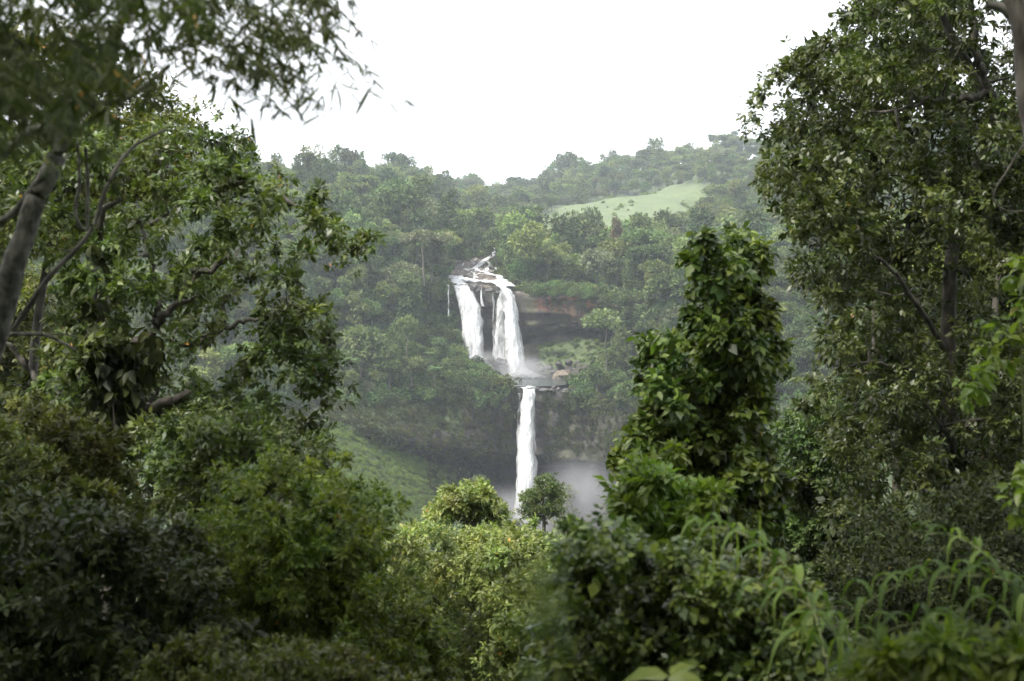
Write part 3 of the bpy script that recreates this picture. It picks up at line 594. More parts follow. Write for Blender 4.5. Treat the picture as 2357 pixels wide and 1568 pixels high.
for k, (u, v, w, h) in enumerate([(1070, 638, 26, 7), (1110, 646, 34, 7), (1136, 646, 24, 6), (1076, 616, 34, 8), (1112, 622, 22, 8), (1130, 626, 18, 7), (1060, 606, 30, 10), (1098, 600, 20, 8)]):
    boulder(u, v, float(bedD(v)), w, h, 'rock_dry', 'low brown rock among the cascades on the river bench', 50 + k, 'river bed rocks above the upper fall')

# ------------------------------------------------------------------ forest tree prototypes
def proto(kind, seed):
    rng = np.random.default_rng(seed); ac = Acc(); sz, cov = .66, 1.05; mat = 'forest_leaf'
    if kind == 'round':
        n = 15; o = rng.normal(size=(n, 3)); o /= np.linalg.norm(o, axis=1, keepdims=True)
        C = np.array([0, 0, 7.6]) + o * rng.uniform(.45, 1, (n, 1)) * [3.4, 3.4, 2.6]; r = rng.uniform(1.1, 2.1, n); top = 7
        Rr = np.stack([r, r, r * .72], 1)
    elif kind == 'umbrella':
        n = 15; a = rng.uniform(0, 6.28, n); q = np.sqrt(rng.uniform(0, 1, n)) * 5.2
        C = np.stack([q * np.cos(a), q * np.sin(a), 11 - .05 * q ** 2 + rng.uniform(-.7, .5, n)], 1); r = rng.uniform(1.1, 1.9, n); Rr = np.stack([r, r, r * .38], 1); top = 10.2
    elif kind == 'tall':
        n = 12; z = np.linspace(4.5, 13, n); C = np.stack([rng.normal(0, 1.1, n), rng.normal(0, 1.1, n), z], 1); r = 1.9 - .09 * (z - 6) + rng.uniform(-.3, .3, n); Rr = np.stack([r, r, r * .7], 1); top = 12
    elif kind == 'layered':
        C, Rr = [], []
        for z, q in ((5.5, 4.2), (7.6, 3.8), (9.6, 3.0), (11.3, 1.8)):
            for a in rng.uniform(0, 6.28, 5):
                C.append([q * .65 * math.cos(a), q * .65 * math.sin(a), z + rng.uniform(-.3, .3)]); w = q * rng.uniform(.32, .5); Rr.append([w, w, w * .35])
        C, Rr = np.array(C), np.array(Rr); top = 11
    elif kind == 'bush':
        n = 9; C = rng.normal(size=(n, 3)) * [1.5, 1.5, .7] + [0, 0, 1.2]; r = rng.uniform(.8, 1.5, n); Rr = np.stack([r, r, r * .75], 1); top = 1
    elif kind == 'hang':
        n = 9; C = rng.normal(size=(n, 3)) * [1.6, .8, 1.6] + [0, 0, -.5]; r = rng.uniform(.7, 1.3, n); Rr = np.stack([r, r * .7, r], 1); top = .5
    if kind == 'fern':
        B, Dd, S = [], [], []; top = 4.5; mat = 'fern_leaf'
        for a in np.arange(13) / 13 * 6.283:
            L = rng.uniform(2.6, 3.6); el = rng.uniform(.3, 1.25)
            for f in np.linspace(.12, 1, 12):
                for s in (-1, 1):
                    x = L * f; B.append([x * math.cos(a), x * math.sin(a), top + x * el - .33 * x * x])
                    Dd.append([math.cos(a) * .5 - s * math.sin(a), math.sin(a) * .5 + s * math.cos(a), -.35]); S.append(.85 * (1.1 - f * .75))
        B, Dd, S = map(np.array, (B, Dd, S)); V, F = leaves(B, Dd, np.array([[0, 0, 1.]]) + 0 * B, S, tmpl_kite(.38)); T = rng.uniform(0, 1, len(F))
    else:
        V, F, T = crown_geo(C, Rr, rng, tmpl_kite(.62), sz, cov=cov, npt=4, twig=.5, droop=.1, area=.30, upb=.35, shell=3, seedtint=.7)
        if kind not in ('bush', 'hang'):
            hz = [[0, 0, -2], [rng.normal(0, .15), rng.normal(0, .15), top * .4], [rng.normal(0, .4), rng.normal(0, .4), top * .75], [rng.normal(0, .5), rng.normal(0, .5), top]]
            p = smooth_path(hz, 10); tv, tf = tube(p, np.linspace(.26, .08, 10), 6); ac.add(tv, tf)
            bv, bf = grow_branches(p[4:], C, rng, .09, lim=14, sides=4)
            for f in bf: ac.add(bv, f)
    if kind == 'fern': ac.add(*tube([[0, 0, -1.5], [.1, 0, 2], [0, 0, top]], [.16, .13, .12], 6))
    if kind in ('bush', 'hang'): ac.add(*tube([[0, 0, -.6], [.1, 0, .2], [0, 0, .9]], [.07, .05, .03], 5))
    tv, tf = ac.get()
    return dict(kind=kind, crown=(V, F, T), trunk=(tv, tf), mat=mat)
KINDS = ['round', 'round', 'round', 'umbrella', 'umbrella', 'tall', 'layered', 'tall']
protos = [proto(k, 100 + i) for i, k in enumerate(KINDS)]
fern = proto('fern', 130); bushes = [proto('bush', 140 + i) for i in range(3)]; hangs = [proto('hang', 150 + i) for i in range(2)]
def proto_meshes(p, mat=None):
    V, F, T = p['crown']; cm = mesh_np('crown', V, F, [M[mat or p['mat']]], {'tint': ('FACE', T)})
    tm = mesh_np('trunk', *p['trunk'], [M['bark_far']], smooth=True); return cm, tm
def proto_joined(p, mat=None):
    V, F, T = p['crown']; tv, tf = p['trunk']; nF = len(F); nt_ = sum(len(f) for f in tf)
    return mesh_np('forest_tree', np.concatenate([V, tv]), [F] + [f + len(V) for f in tf], [M[mat or p['mat']], M['bark_far']],
                   {'tint': ('FACE', np.concatenate([T, np.zeros(nt_)]))}, matidx=np.concatenate([np.zeros(nF), np.ones(nt_)]))

# ------------------------------------------------------------------ where the forest grows
rng = np.random.default_rng(77)
A = T1[:-1, :-1]; B = T1[1:, :-1]; C_ = T1[:-1, 1:]
area = np.linalg.norm(np.cross(B - A, C_ - A), axis=-1)
cellS = (S2[:-1, :-1] + S2[1:, 1:]) / 2; cellU = (GU[:-1, :-1] + GU[:-1, 1:]) / 2; cellV = (GV[:-1, :-1] + GV[1:, 1:]) / 2; cellD = (GD[:-1, :-1] + GD[1:, 1:]) / 2
RIVER = [(1030,662),(1036,600),(1070,594),(1100,592),(1122,575),(1140,566),(1152,574),(1146,600),(1136,618),(1150,636),(1170,645),(1192,662),(1200,700),(1030,700)]
def scatter(mask, spacing, ncand, lift=0.0):
    w = (area * mask).ravel(); w = w / w.sum(); ids = rng.choice(len(w), ncand, p=w)
    r, c = np.unravel_index(ids, area.shape); f, g = rng.uniform(size=(2, ncand))
    X = A[r, c] + (B - A)[r, c] * f[:, None] + (C_ - A)[r, c] * g[:, None]
    grid, keep = {}, []
    for k in range(ncand):
        sp = spacing(cellD[r[k], c[k]]) if callable(spacing) else spacing
        key = tuple(np.floor(X[k] / sp).astype(int)); ok = True
        for dx in (-1, 0, 1):
            for dy in (-1, 0, 1):
                for dz in (-1, 0, 1):
                    for o in grid.get((key[0] + dx, key[1] + dy, key[2] + dz, sp), ()):
                        if (X[k] - X[o]) @ (X[k] - X[o]) < sp * sp: ok = False
        if ok: grid.setdefault((*key, sp), []).append(k); keep.append(k)
    return X[keep], cellU[r, c][keep], cellV[r, c][keep], cellS[r, c][keep], cellD[r, c][keep]
view = (cellU > -150) & (cellU < 2500)
nofield = 1 - (soft(field)[:-1, :-1] > .4); noriver = 1 - inpoly(np.stack([cellU.ravel(), cellV.ravel()], 1), RIVER).reshape(cellU.shape) * (cellS < 4.2) * (cellS > 2.9)
cliffcol = (cellU > np.interp(cellV, LEFTV, LEFTU) - 44) & (cellU < np.interp(cellV, RIGHTV, RIGHTU) + 48)
bushcol = (cellU > np.interp(cellV, LEFTV, LEFTU)) & (cellU < np.interp(cellV, RIGHTV, RIGHTU))
far_m = view * (cellS > .7) * (cellS < 2.9) * nofield * noriver
mid_m = (cellU > 560) * (cellU < 1950) * noriver * nofield * (((cellS > 2.9) & (cellS < 3.93)) | ((cellS >= 3.93) & (cellS < 8.2) & ~cliffcol))
side_m = view * ((cellU <= 560) | (cellU >= 1950)) * (cellS > 2.9) * (cellS < 8.5)
floor_m = view * ~((cellU > 690) & (cellU < 1090) & (cellS < 11.9)) * (cellS > 11.1) * (cellS < 12.9) * ~((cellU > 1100) & (cellU < 1290) & (cellS < 11.8))

proto_col = bpy.data.collections.new('forest_prototypes')           # never linked to the scene: only a source for the instances
def gn_scatter(name, X, scl, rot, idx, meshes, label, cat):
    col = bpy.data.collections.new(name + '_source')
    for k, me in enumerate(meshes):
        o = bpy.data.objects.new('%s_%02d' % (name, k), me); col.objects.link(o)
    me = bpy.data.meshes.new(name); me.vertices.add(len(X)); me.vertices.foreach_set('co', np.asarray(X, np.float32).ravel())
    for k, a in (('scl', scl), ('rot', rot)): q = me.attributes.new(k, 'FLOAT', 'POINT'); q.data.foreach_set('value', np.asarray(a, np.float32))
    q = me.attributes.new('idx', 'INT', 'POINT'); q.data.foreach_set('value', np.asarray(idx, np.int32))
    o = link(name, me); tag(o, label, cat, kind='stuff')
    g = bpy.data.node_groups.new(name, 'GeometryNodeTree')
    g.interface.new_socket('Geometry', in_out='INPUT', socket_type='NodeSocketGeometry'); g.interface.new_socket('Geometry', in_out='OUTPUT', socket_type='NodeSocketGeometry')
    N = g.nodes.new; L = g.links.new
    gi, go = N('NodeGroupInput'), N('NodeGroupOutput'); ip = N('GeometryNodeInstanceOnPoints'); ci = N('GeometryNodeCollectionInfo')
    ci.inputs[0].default_value = col; ci.inputs['Separate Children'].default_value = True; ci.inputs['Reset Children'].default_value = True
    def na(n, ty): a = N('GeometryNodeInputNamedAttribute'); a.data_type = ty; a.inputs[0].default_value = n; return a.outputs[0]
    cx = N('ShaderNodeCombineXYZ'); L(na('rot', 'FLOAT'), cx.inputs[2])
    cs = N('ShaderNodeCombineXYZ'); s_ = na('scl', 'FLOAT')
    for k in range(3): L(s_, cs.inputs[k])
    er = N('FunctionNodeEulerToRotation'); L(cx.outputs[0], er.inputs[0])
    L(gi.outputs[0], ip.inputs['Points']); L(ci.outputs[0], ip.inputs['Instance']); ip.inputs['Pick Instance'].default_value = True
    L(na('idx', 'INT'), ip.inputs['Instance Index']); L(er.outputs[0], ip.inputs['Rotation']); L(cs.outputs[0], ip.inputs['Scale']); L(ip.outputs[0], go.inputs[0])
    md = o.modifiers.new('scatter', 'NODES'); md.node_group = g
    return o

joined = [proto_joined(p) for p in protos] + [proto_joined(p, 'light_forest_leaf') for p in protos] + [proto_joined(protos[i], 'pale_leaf') for i in (0, 3)]
# single trees on the slopes round the falls
X, u_, v_, s_, d_ = scatter(mid_m, 8.6, 9000)
fresh_ids = np.argsort(d_)
ok_ = ~((u_ > np.interp(v_, LEFTV, LEFTU) - 80) & (u_ < 1180) & (v_ > 730) & (s_ > 4.2))
X, u_, v_, s_, d_ = X[ok_], u_[ok_], v_[ok_], s_[ok_], d_[ok_]; fresh_ids = np.argsort(d_)
vis = (u_ > 690) & (u_ < 1790)
order = [k for k in fresh_ids if vis[k]][:290]
sel = np.zeros(len(X), bool); sel[order] = True
pm = [proto_meshes(p) for p in protos]
LOOK = {'round': 'round-crowned', 'umbrella': 'flat-topped', 'tall': 'slender', 'layered': 'tiered'}
ZONES = [
 (lambda u, v, s: u < 850 and s > 4.6, '%s tree low on the left slope farthest from the falls', 'trees on the far lower left slope'),
 (lambda u, v, s: u < 1045 and s > 6.2, '%s tree on the spur left of the pool', 'trees on the spur left of the pool'),
 (lambda u, v, s: u < 1045 and s > 4.0, '%s tree on the steep slope beside the left water curtain', 'trees beside the upper fall'),
 (lambda u, v, s: u < 880, '%s tree high on the left hill shoulder', 'trees on the left hill shoulder'),
 (lambda u, v, s: u < 1045, '%s tree on the slope just left of the river bench', 'trees left of the river bench'),
 (lambda u, v, s: s < 4.0 and u < 1230, '%s tree on the right bank of the river bench', 'trees right of the river bench'),
 (lambda u, v, s: s < 4.0 and u < 1430, '%s tree on the terrace directly above the red cliff', 'trees above the red cliff'),
 (lambda u, v, s: s < 4.0 and u < 1590, '%s tree on the wooded terrace left of the vine column', 'trees left of the vine column'),
 (lambda u, v, s: s < 4.0, '%s hillside tree seen between vine column and tall right tree', 'trees behind the vine column'),
 (lambda u, v, s: u < 1440, '%s tree on the bank right of the pool', 'trees right of the pool'),
 (lambda u, v, s: True, '%s tree on the steep slope right of the red cliff', 'trees right of the red cliff')]
first = {}
for k in order:
    z = next(z for z in ZONES if z[0](u_[k], v_[k], s_[k]))
    pi = int(rng.integers(len(protos))); sc = float(np.clip(1.02 * rng.lognormal(0, .30), .55, 1.9)) * (1.35 if s_[k] < 4 else 1.05)
    t = thing('forest_tree', z[1] % LOOK[KINDS[pi]], 'tree', X[k] + [0, 0, -.3], z[2]); t.scale = (sc, sc, sc * rng.uniform(.85, 1.15)); t.rotation_euler = (rng.normal(0, .05), rng.normal(0, .05), rng.uniform(0, 6.28))
    mi = int(rng.choice(3, p=[.84, .12, .04] if u_[k] < 1045 else [.58, .34, .08])); cr = link('crown', pm[pi][0], t); link('trunk', pm[pi][1], t)  # left slope gets more dark leaves: its shade is put into leaf colour
    if mi: cr.material_slots[0].link = 'OBJECT'; cr.material_slots[0].material = M[('forest_leaf', 'light_forest_leaf', 'pale_leaf')[mi]]
    t['label'] = ('small ', '', 'large ')[0 if sc < 1.0 else 2 if sc > 1.5 else 1] + ('dark green ', 'light green ', 'pale olive ')[mi] + t['label']
# the rest of the wood
rest = ~sel
Xf, uf_, vf_, sf_, df_ = scatter(far_m, lambda D: 7.5 if D < 900 else 9.5, 42000)
Xs, *_r = scatter(side_m, 9.0, 9000)
Xg, ug, *_r = scatter(floor_m, 9.0, 5000)
XX = np.concatenate([X[rest], Xf, Xs, Xg]); n = len(XX)
skyl = np.concatenate([np.zeros(rest.sum()), np.abs(sf_ - 1) < .25, np.zeros(len(Xs) + len(Xg))])
gn_scatter('forest', XX + [0, 0, -.3], np.clip(.95 * rng.lognormal(0, .36, n), .45, 2.1) * (1 + .15 * skyl), rng.uniform(0, 6.28, n), np.where(rng.uniform(size=n) < np.where(proj(XX)[0] > 1150, .55, .3), rng.integers(8, 18, n), rng.integers(0, 8, n)), joined, 'dense far rainforest covering the hills behind the falls', 'forest')
# undergrowth that hides the soil between the trees
ub_m = (cellU > 500) * (cellU < 2000) * noriver * nofield * (cellS > 2.2) * (cellS < 8.3) * ~(bushcol & (cellS > 4.0))
Xb, ub, vb, sb, db = scatter(ub_m, 3.4, 30000)
near_pool = (ub > 1070) & (ub < 1420) & (sb > 6.5)
tal = (cellU > 1235) * (cellU < 1440) * (cellS > 6.2) * (cellS < 6.95) + 0
lg = (cellU > 600) * (cellU < 1080) * (cellS > 9.3) * (cellS < 11.2) * (soft(lowgrass, 2)[:-1, :-1] + .15)
Xt, ut, *_r = scatter(tal, 3.0, 2600)
Xl, *_r = scatter(lg, 1.5, 14000)
fl = field[:-1, :-1] * (cellS > 0); Xq, *_r = scatter(fl * 1.0, 5.0, 9000)
Xc, *_r = scatter(((cellU > 1225) & (cellU < 1440) & (cellS > 3.92) & (cellS < 4.15)) * 1.0, 3.0, 900)
Xt2 = Xt; Xt = Xt[:12]; XX = np.concatenate([Xb, Xt, Xq[:25], Xc]); Xq2 = Xq; Xq = Xq[:25]; n = len(XX); scl = rng.uniform(.5, 1.25, n); scl[len(Xb):len(Xb) + len(Xt)] *= .4; scl[len(Xb) + len(Xt):len(Xb) + len(Xt) + len(Xq)] *= .6
bj = [proto_joined(b) for b in bushes] + [proto_joined(bushes[0], 'fern_leaf')]
gn_scatter('undergrowth', XX, scl, rng.uniform(0, 6.28, n), rng.choice(4, n, p=[.31, .31, .3, .08]), bj, 'low shrubs and creepers carpeting the gorge slopes', 'undergrowth')
hw = (cellU > 560) * (cellU < 1900) * (cellS > 8.02) * (cellS < 9.1) * (1 - ((cellU > 1176) & (cellU < 1246))) * np.where(cellU > 1060, np.clip(1.25 - (cellS - 8) * 1.1, .12, 1), 1)
hw = hw + .35 * (cellU > 1270) * (cellU < 1430) * (cellS > 4.0) * (cellS < 4.35) + .3 * (cellU > 980) * (cellU < 1180) * (cellS > 9.1) * (cellS < 10.6) + .5 * (cellU > 1360) * (cellU < 1480) * (cellS > 4) * (cellS < 7)
hw = hw + .2 * (cellU > 600) * (cellU < 900) * (cellS > 9) * (cellS < 9.8)
Xh, *_r = scatter(hw, 2.6, 11000); n = len(Xh)
gn_scatter('hanging_plants', Xh, rng.uniform(.35, .95, n), rng.uniform(-.5, .5, n), rng.integers(0, 2, n), [proto_joined(b, 'moss_leaf') for b in hangs], 'mosses and creepers hanging on the wet cliff walls', 'plants')

kq = rng.permutation(len(Xq2))[:150]; Xl = np.concatenate([Xl, Xt2]); scg = np.concatenate([rng.uniform(.16, .42, len(Xl)), rng.uniform(.3, .95, len(kq)) ** 2]); Xl = np.concatenate([Xl, Xq2[kq]]); n = len(Xl); gn_scatter('tall_grass', Xl, scg, rng.uniform(0, 6.28, n), rng.integers(0, 4, n), [proto_joined(b, 'grass_leaf') for b in bushes] + [proto_joined(bushes[1], 'light_forest_leaf')], 'bright green grass and ferns on the open slopes', 'grass')
# trees in the gorge that stand out from the wood
_pc = {}
def gorge_tree(kind, seed, u, v, D, h, label, mat='forest_leaf', name='forest_tree', squash=1.0):
    key = (kind, seed % 3)
    if key not in _pc:
        p = proto(kind, 300 + seed % 3); _pc[key] = (*proto_meshes(p), p['crown'][0][:, 2].max())
    cm_, tm_, top = _pc[key]; sc = float(h / top)
    t = thing(name, label, 'tree', P(u, v, D)); t.scale = (sc * squash, sc * squash, sc); t.rotation_euler = (0, 0, seed * 1.7)
    cr = link('crown', cm_, t); link('trunk', tm_, t); cr.material_slots[0].link = 'OBJECT'; cr.material_slots[0].material = M[mat]
    return t
gorge_tree('umbrella', 301, 975, 640, 604, 21, 'pale olive spreading crown at the corner left of the river bench', 'pale_leaf', squash=1.15)
gorge_tree('umbrella', 302, 935, 850, 545, 22, 'tall bare-trunked tree on the left slope beside the upper fall', squash=.55)
gorge_tree('tall', 303, 1421, 640, 640, 28, 'tall emergent tree with reddish crown above the red cliff', 'red_leaf', squash=.6)
gorge_tree('umbrella', 304, 1490, 640, 620, 22, 'flat pale umbrella tree on the terrace right of the red cliff', 'fern_leaf')
gorge_tree('round', 305, 1200, 668, 615, 14, 'bright green bushy tree on the right bank at the upper fall lip', 'fern_leaf')
gorge_tree('round', 306, 1165, 632, 650, 13, 'bright green tree on the right bank where the cascades begin', 'fern_leaf')
for k, (u, v, D, h) in enumerate([(1052, 596, 720, 20), (1095, 588, 730, 22), (1075, 592, 735, 18), (1160, 575, 740, 18), (1118, 575, 750, 19)]):
    tag(gorge_tree('tall', 310 + k, u, v, D, h, 'slim pale-stemmed tree at the head of the river bench', squash=.7), group='slim trees behind the river bench')
for k, (u, v, D, h) in enumerate([(808, 855, 520, 7.5), (1000, 868, 545, 6.5), (990, 830, 556, 6)]):
    t = gorge_tree('fern', 330 + k, u, v + 12, D, h, ['bright tree fern among dark trees far left of the pool', 'bright feathery tree fern on the slope left of the pool', 'upper of two tree ferns on the slope left of the pool'][k], 'fern_leaf', name='tree_fern')
gorge_tree('fern', 340, 1394, 852, 560, 9.5, 'palm with drooping fronds on the slope right of the pool', 'forest_leaf', name='palm_tree')
for k, (u, v, D, h) in enumerate([(712, 410, 960, 16), (735, 412, 965, 13), (805, 408, 1000, 19), (830, 406, 1005, 17), (900, 412, 1100, 20), (925, 420, 1150, 22), (945, 425, 1200, 22), (1050, 458, 1500, 22), (1078, 460, 1520, 26), (1095, 462, 1530, 26), (1275, 438, 1540, 30), (1300, 425, 1510, 32), (1500, 375, 1450, 24)]):
    tag(gorge_tree(['layered', 'umbrella', 'round'][k % 3], 350 + k, u, v + 6, D * .995, h * 1.2, '%s emergent tree breaking the skyline %s' % (['tiered', 'flat-topped', 'round-crowned'][k % 3], 'at the far left of the ridge' if u < 780 else 'on the left ridge top' if u < 870 else 'where the left ridge falls to the saddle' if u < 1000 else 'in the saddle above the falls' if u < 1200 else 'at the left end of the right hill' if u < 1400 else 'high on the right hill'), squash=.75), group='emergent trees on the skyline')

# ------------------------------------------------------------------ foreground plants
def plant(name, label, cat, poly, D, thick, rpx, nl, leafmat, tmpl, size, seed, trunk=None, cov=1.0, npt=7, droop=.35, holes=(), tr=.12, barkm='bark_dark', group=None, extra=(), area=.22, r0=None, branch_lim=220, squash=.75, keep=.62, twig=.35, shell=2.2, upb=.25, sub=6, sf=.5, sprigs=50):
    rg = np.random.default_rng(seed)
    C, Rr = hull_lobes(poly, D, thick, rpx, nl, rg, holes, squash, keep)
    if trunk is None:
        c = C.mean(0); trunk_pts = np.array([[c[0], c[1], float(near_z(c[0], c[1])) - .3], [c[0] + .1, c[1], c[2] * .6 + .4 * float(near_z(c[0], c[1]))], [c[0], c[1], c[2]]])
    else:
        trunk_pts = np.array([P(*q) for q in trunk]); b = trunk_pts[0]; gz_ = float(near_z(b[0], b[1])) - .3
        if gz_ < b[2]: trunk_pts = np.concatenate([[[b[0], b[1], gz_]], trunk_pts])
    root = thing(name, label, cat, trunk_pts[0], group)
    tp = smooth_path(trunk_pts, 6 * len(trunk_pts)); tv, tf = tube(tp, np.linspace(tr, tr * .3, len(tp)), 9, seed, .08)
    part('trunk', tv, tf, [M[barkm]], root, smooth=True)
    if sprigs:
        k_ = rg.choice(len(C), sprigs); o = rg.normal(size=(sprigs, 3)) + [0, 0, .35]; o /= np.linalg.norm(o, axis=1, keepdims=True)
        r_ = Rr[k_].mean(1)[:, None]; C = np.concatenate([C, C[k_] + o * r_ * rg.uniform(1.1, 2.0, (sprigs, 1))]); Rr = np.concatenate([Rr, np.repeat(r_ * rg.uniform(.16, .34, (sprigs, 1)), 3, 1)])
    nodes = [tp[len(tp) // 3:]]
    for pts, r1, r2 in extra:
        bp = smooth_path(np.array([P(*q) for q in pts]), 6 * len(pts)); bp[1:-1] += rg.normal(size=(len(bp) - 2, 3)) * r1 * .35
        bv, bf = tube(bp, np.linspace(r1, r2, len(bp)), 7, seed, .1); part('branch', bv, bf, [M[barkm]], root, smooth=True); nodes.append(bp)
    bv, bf = grow_branches(np.concatenate(nodes), C, rg, r0 or tr * .45, lim=branch_lim)
    part('twigs', bv, bf, [M[barkm]], root, smooth=True)['kind'] = 'stuff'
    if sub: C, Rr = sublobes(C, Rr, rg, sub, sf)
    V, F, T = crown_geo(C, Rr, rg, tmpl, size, cov=cov * .86, npt=npt, droop=droop, area=area, twig=twig, shell=shell, upb=upb)
    part('crown', V, F, [M[leafmat]], root, {'tint': ('FACE', T)})['kind'] = 'stuff'
    return root

plant('broadleaf_tree', 'big broadleaf tree with dark crooked branches filling the left side', 'tree',
      [(-150,250),(150,245),(330,250),(480,275),(560,262),(640,320),(655,380),(740,470),(800,510),(832,560),(800,620),(836,690),(800,760),(845,860),(790,900),(770,1000),(640,1070),(420,1090),(200,1030),(-150,1000)],
      21, 2.4, (28, 66), 230, 'tree_leaf', tmpl_kite(.46), .115, 11, cov=.40, sub=5, sf=.46, sprigs=130, tr=.17,
      trunk=[(250,1500,21),(258,1150,21),(262,980,21),(240,820,21),(222,640,21.2),(236,480,21)],
      holes=[[(-150,560),(130,560),(170,760),(60,950),(-150,950)],[(560,640),(640,640),(640,760),(560,760)],[(430,800),(560,810),(540,900),(440,890)]],
      extra=[([(255,1000,21),(290,960,20.8),(340,942,20.7),(420,915,20.6)], .13, .07), ([(415,917,20.6),(500,950,20.5),(590,980,20.4),(690,992,20.3)], .07, .025),
             ([(240,830,21),(330,790,20.8),(380,722,20.7),(450,642,20.6),(520,600,20.6)], .09, .04), ([(355,755,20.7),(362,700,20.8),(350,610,20.8),(318,500,20.8)], .05, .02),
             ([(460,790,20.4),(520,755,20.3),(575,735,20.3),(632,736,20.3)], .045, .02), ([(500,540,20.9),(508,430,20.9),(498,330,21)], .05, .02), ([(505,500,20.8),(540,470,20.8),(600,480,20.8),(650,455,20.8)], .03, .012),
             ([(262,985,21),(170,950,20.6),(90,880,20.4),(20,800,20.3),(-40,760,20.2)], .06, .03), ([(222,650,21.2),(280,640,21),(340,690,21)], .04, .015)])
plant('tree', 'olive leaved tree behind the leaning pale trunk at upper left', 'tree',
      [(-200,20),(120,40),(300,130),(430,215),(480,330),(430,470),(260,560),(-200,640)], 26, 2.4, (30, 70), 170, 'olive_leaf', tmpl_kite(.46), .12, 12, cov=.42, tr=.14,
      trunk=[(60,1300,27),(80,800,27),(130,500,27),(160,330,27)])
plant('tree', 'distant yellowish tree seen through the gap at the far left edge', 'tree',
      [(-200,640),(120,600),(220,680),(260,900),(230,1050),(-200,1100)], 48, 3, (40, 80), 70, 'olive_leaf', tmpl_kite(.45), .2, 13, cov=.7, tr=.16)
plant('shrub_tree', 'yellow green small-leaved tree at lower left in front of the grassy slope', 'tree',
      [(470,1110),(560,1048),(700,1030),(765,1040),(800,1090),(870,1125),(918,1155),(905,1205),(870,1240),(905,1290),(945,1340),(965,1420),(945,1640),(300,1640),(370,1320),(420,1170)],
      13.5, 1.9, (24, 66), 230, 'yellow_leaf', tmpl_kite(.44), .060, 14, cov=.50, sprigs=140, tr=.06, trunk=[(600,1640,13.5),(612,1420,13.5),(618,1240,13.4),(640,1150,13.4)], r0=.02)
plant('tree', 'mid green tree between the big left tree and the yellow green one', 'tree',
      [(330,1010),(450,960),(560,960),(650,1010),(760,1010),(790,1060),(700,1160),(480,1220),(330,1200)], 17.5, 1.2, (36, 70), 80, 'tree_leaf', tmpl_kite(.46), .085, 15, cov=.5, tr=.1)
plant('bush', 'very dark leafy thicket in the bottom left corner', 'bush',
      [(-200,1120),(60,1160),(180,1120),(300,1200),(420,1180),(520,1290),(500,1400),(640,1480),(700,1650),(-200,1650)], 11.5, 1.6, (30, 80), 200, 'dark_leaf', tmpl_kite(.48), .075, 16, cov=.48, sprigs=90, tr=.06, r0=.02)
plant('bush', 'dark low bush along the bottom edge below the yellow green tree', 'bush',
      [(300,1500),(480,1450),(620,1490),(760,1470),(900,1540),(1000,1560),(1000,1680),(300,1680)], 9.5, .9, (26, 60), 90, 'olive_leaf', tmpl_kite(.5), .05, 17, cov=.42, sprigs=60, tr=.04, r0=.015)
plant('tree', 'light green broad tree crown at bottom centre below the lower plume', 'tree',
      [(868,1235),(950,1200),(1010,1195),(1090,1215),(1150,1212),(1240,1215),(1300,1225),(1310,1245),(1290,1300),(1300,1660),(830,1660),(900,1420),(880,1310)],
      40, 3.4, (20, 52), 300, 'canopy_leaf', tmpl_kite(.5), .125, 18, cov=.46, sprigs=160, tr=.16, barkm='bark_grey', r0=.05)
plant('tree', 'flat-topped pale tree with bare twisted limbs left of the lower plume foot', 'tree',
      [(990,1185),(1015,1150),(1060,1126),(1110,1130),(1145,1165),(1160,1198),(1135,1208),(1115,1182),(1060,1175),(1010,1205)], 47, 1.5, (16, 30), 60, 'canopy_leaf', tmpl_kite(.5), .15, 19, cov=1.0, tr=.2, barkm='bark_pale', squash=.5, keep=.5,
      trunk=[(1075,1400,47),(1085,1250,47),(1092,1195,47)], r0=.07)
plant('tree', 'layered dark green tree standing in front of the lower plume', 'tree',
      [(1188,1172),(1200,1135),(1232,1118),(1236,1092),(1270,1085),(1284,1105),(1305,1130),(1300,1150),(1290,1170),(1300,1195),(1210,1200)], 82, 2, (9, 18), 95, 'tree_leaf', tmpl_kite(.45), .15, 20, cov=.7, tr=.14, squash=.30, keep=.45, sub=4, sprigs=30, barkm='bark_dark',
      trunk=[(1252,1260,82),(1250,1180,82),(1252,1105,82)])
plant('vine_covered_tree', 'tall column of broad glossy vine leaves right of the waterfalls', 'tree',
      [(1596,515),(1625,530),(1640,585),(1668,560),(1690,515),(1712,560),(1760,575),(1790,610),(1780,640),(1750,660),(1752,720),(1775,760),(1740,790),(1805,810),(1815,850),(1770,880),(1795,950),(1760,990),(1778,1050),(1760,1090),(1805,1130),(1790,1260),(1480,1260),(1470,1130),(1410,1068),(1450,1030),(1440,1000),(1500,960),(1450,880),(1485,850),(1428,800),(1500,772),(1530,800),(1562,742),(1590,720),(1570,650),(1590,610)],
      17, 1.1, (15, 44), 330, 'vine_leaf', tmpl_leaf(.66, .05, .16), .105, 21, cov=.42, keep=.4, sprigs=200, tr=.13, npt=5, droop=.6, area=.45, r0=.03,
      trunk=[(1660,1640,17.3),(1655,1200,17.3),(1650,900,17.4),(1655,650,17.3)])
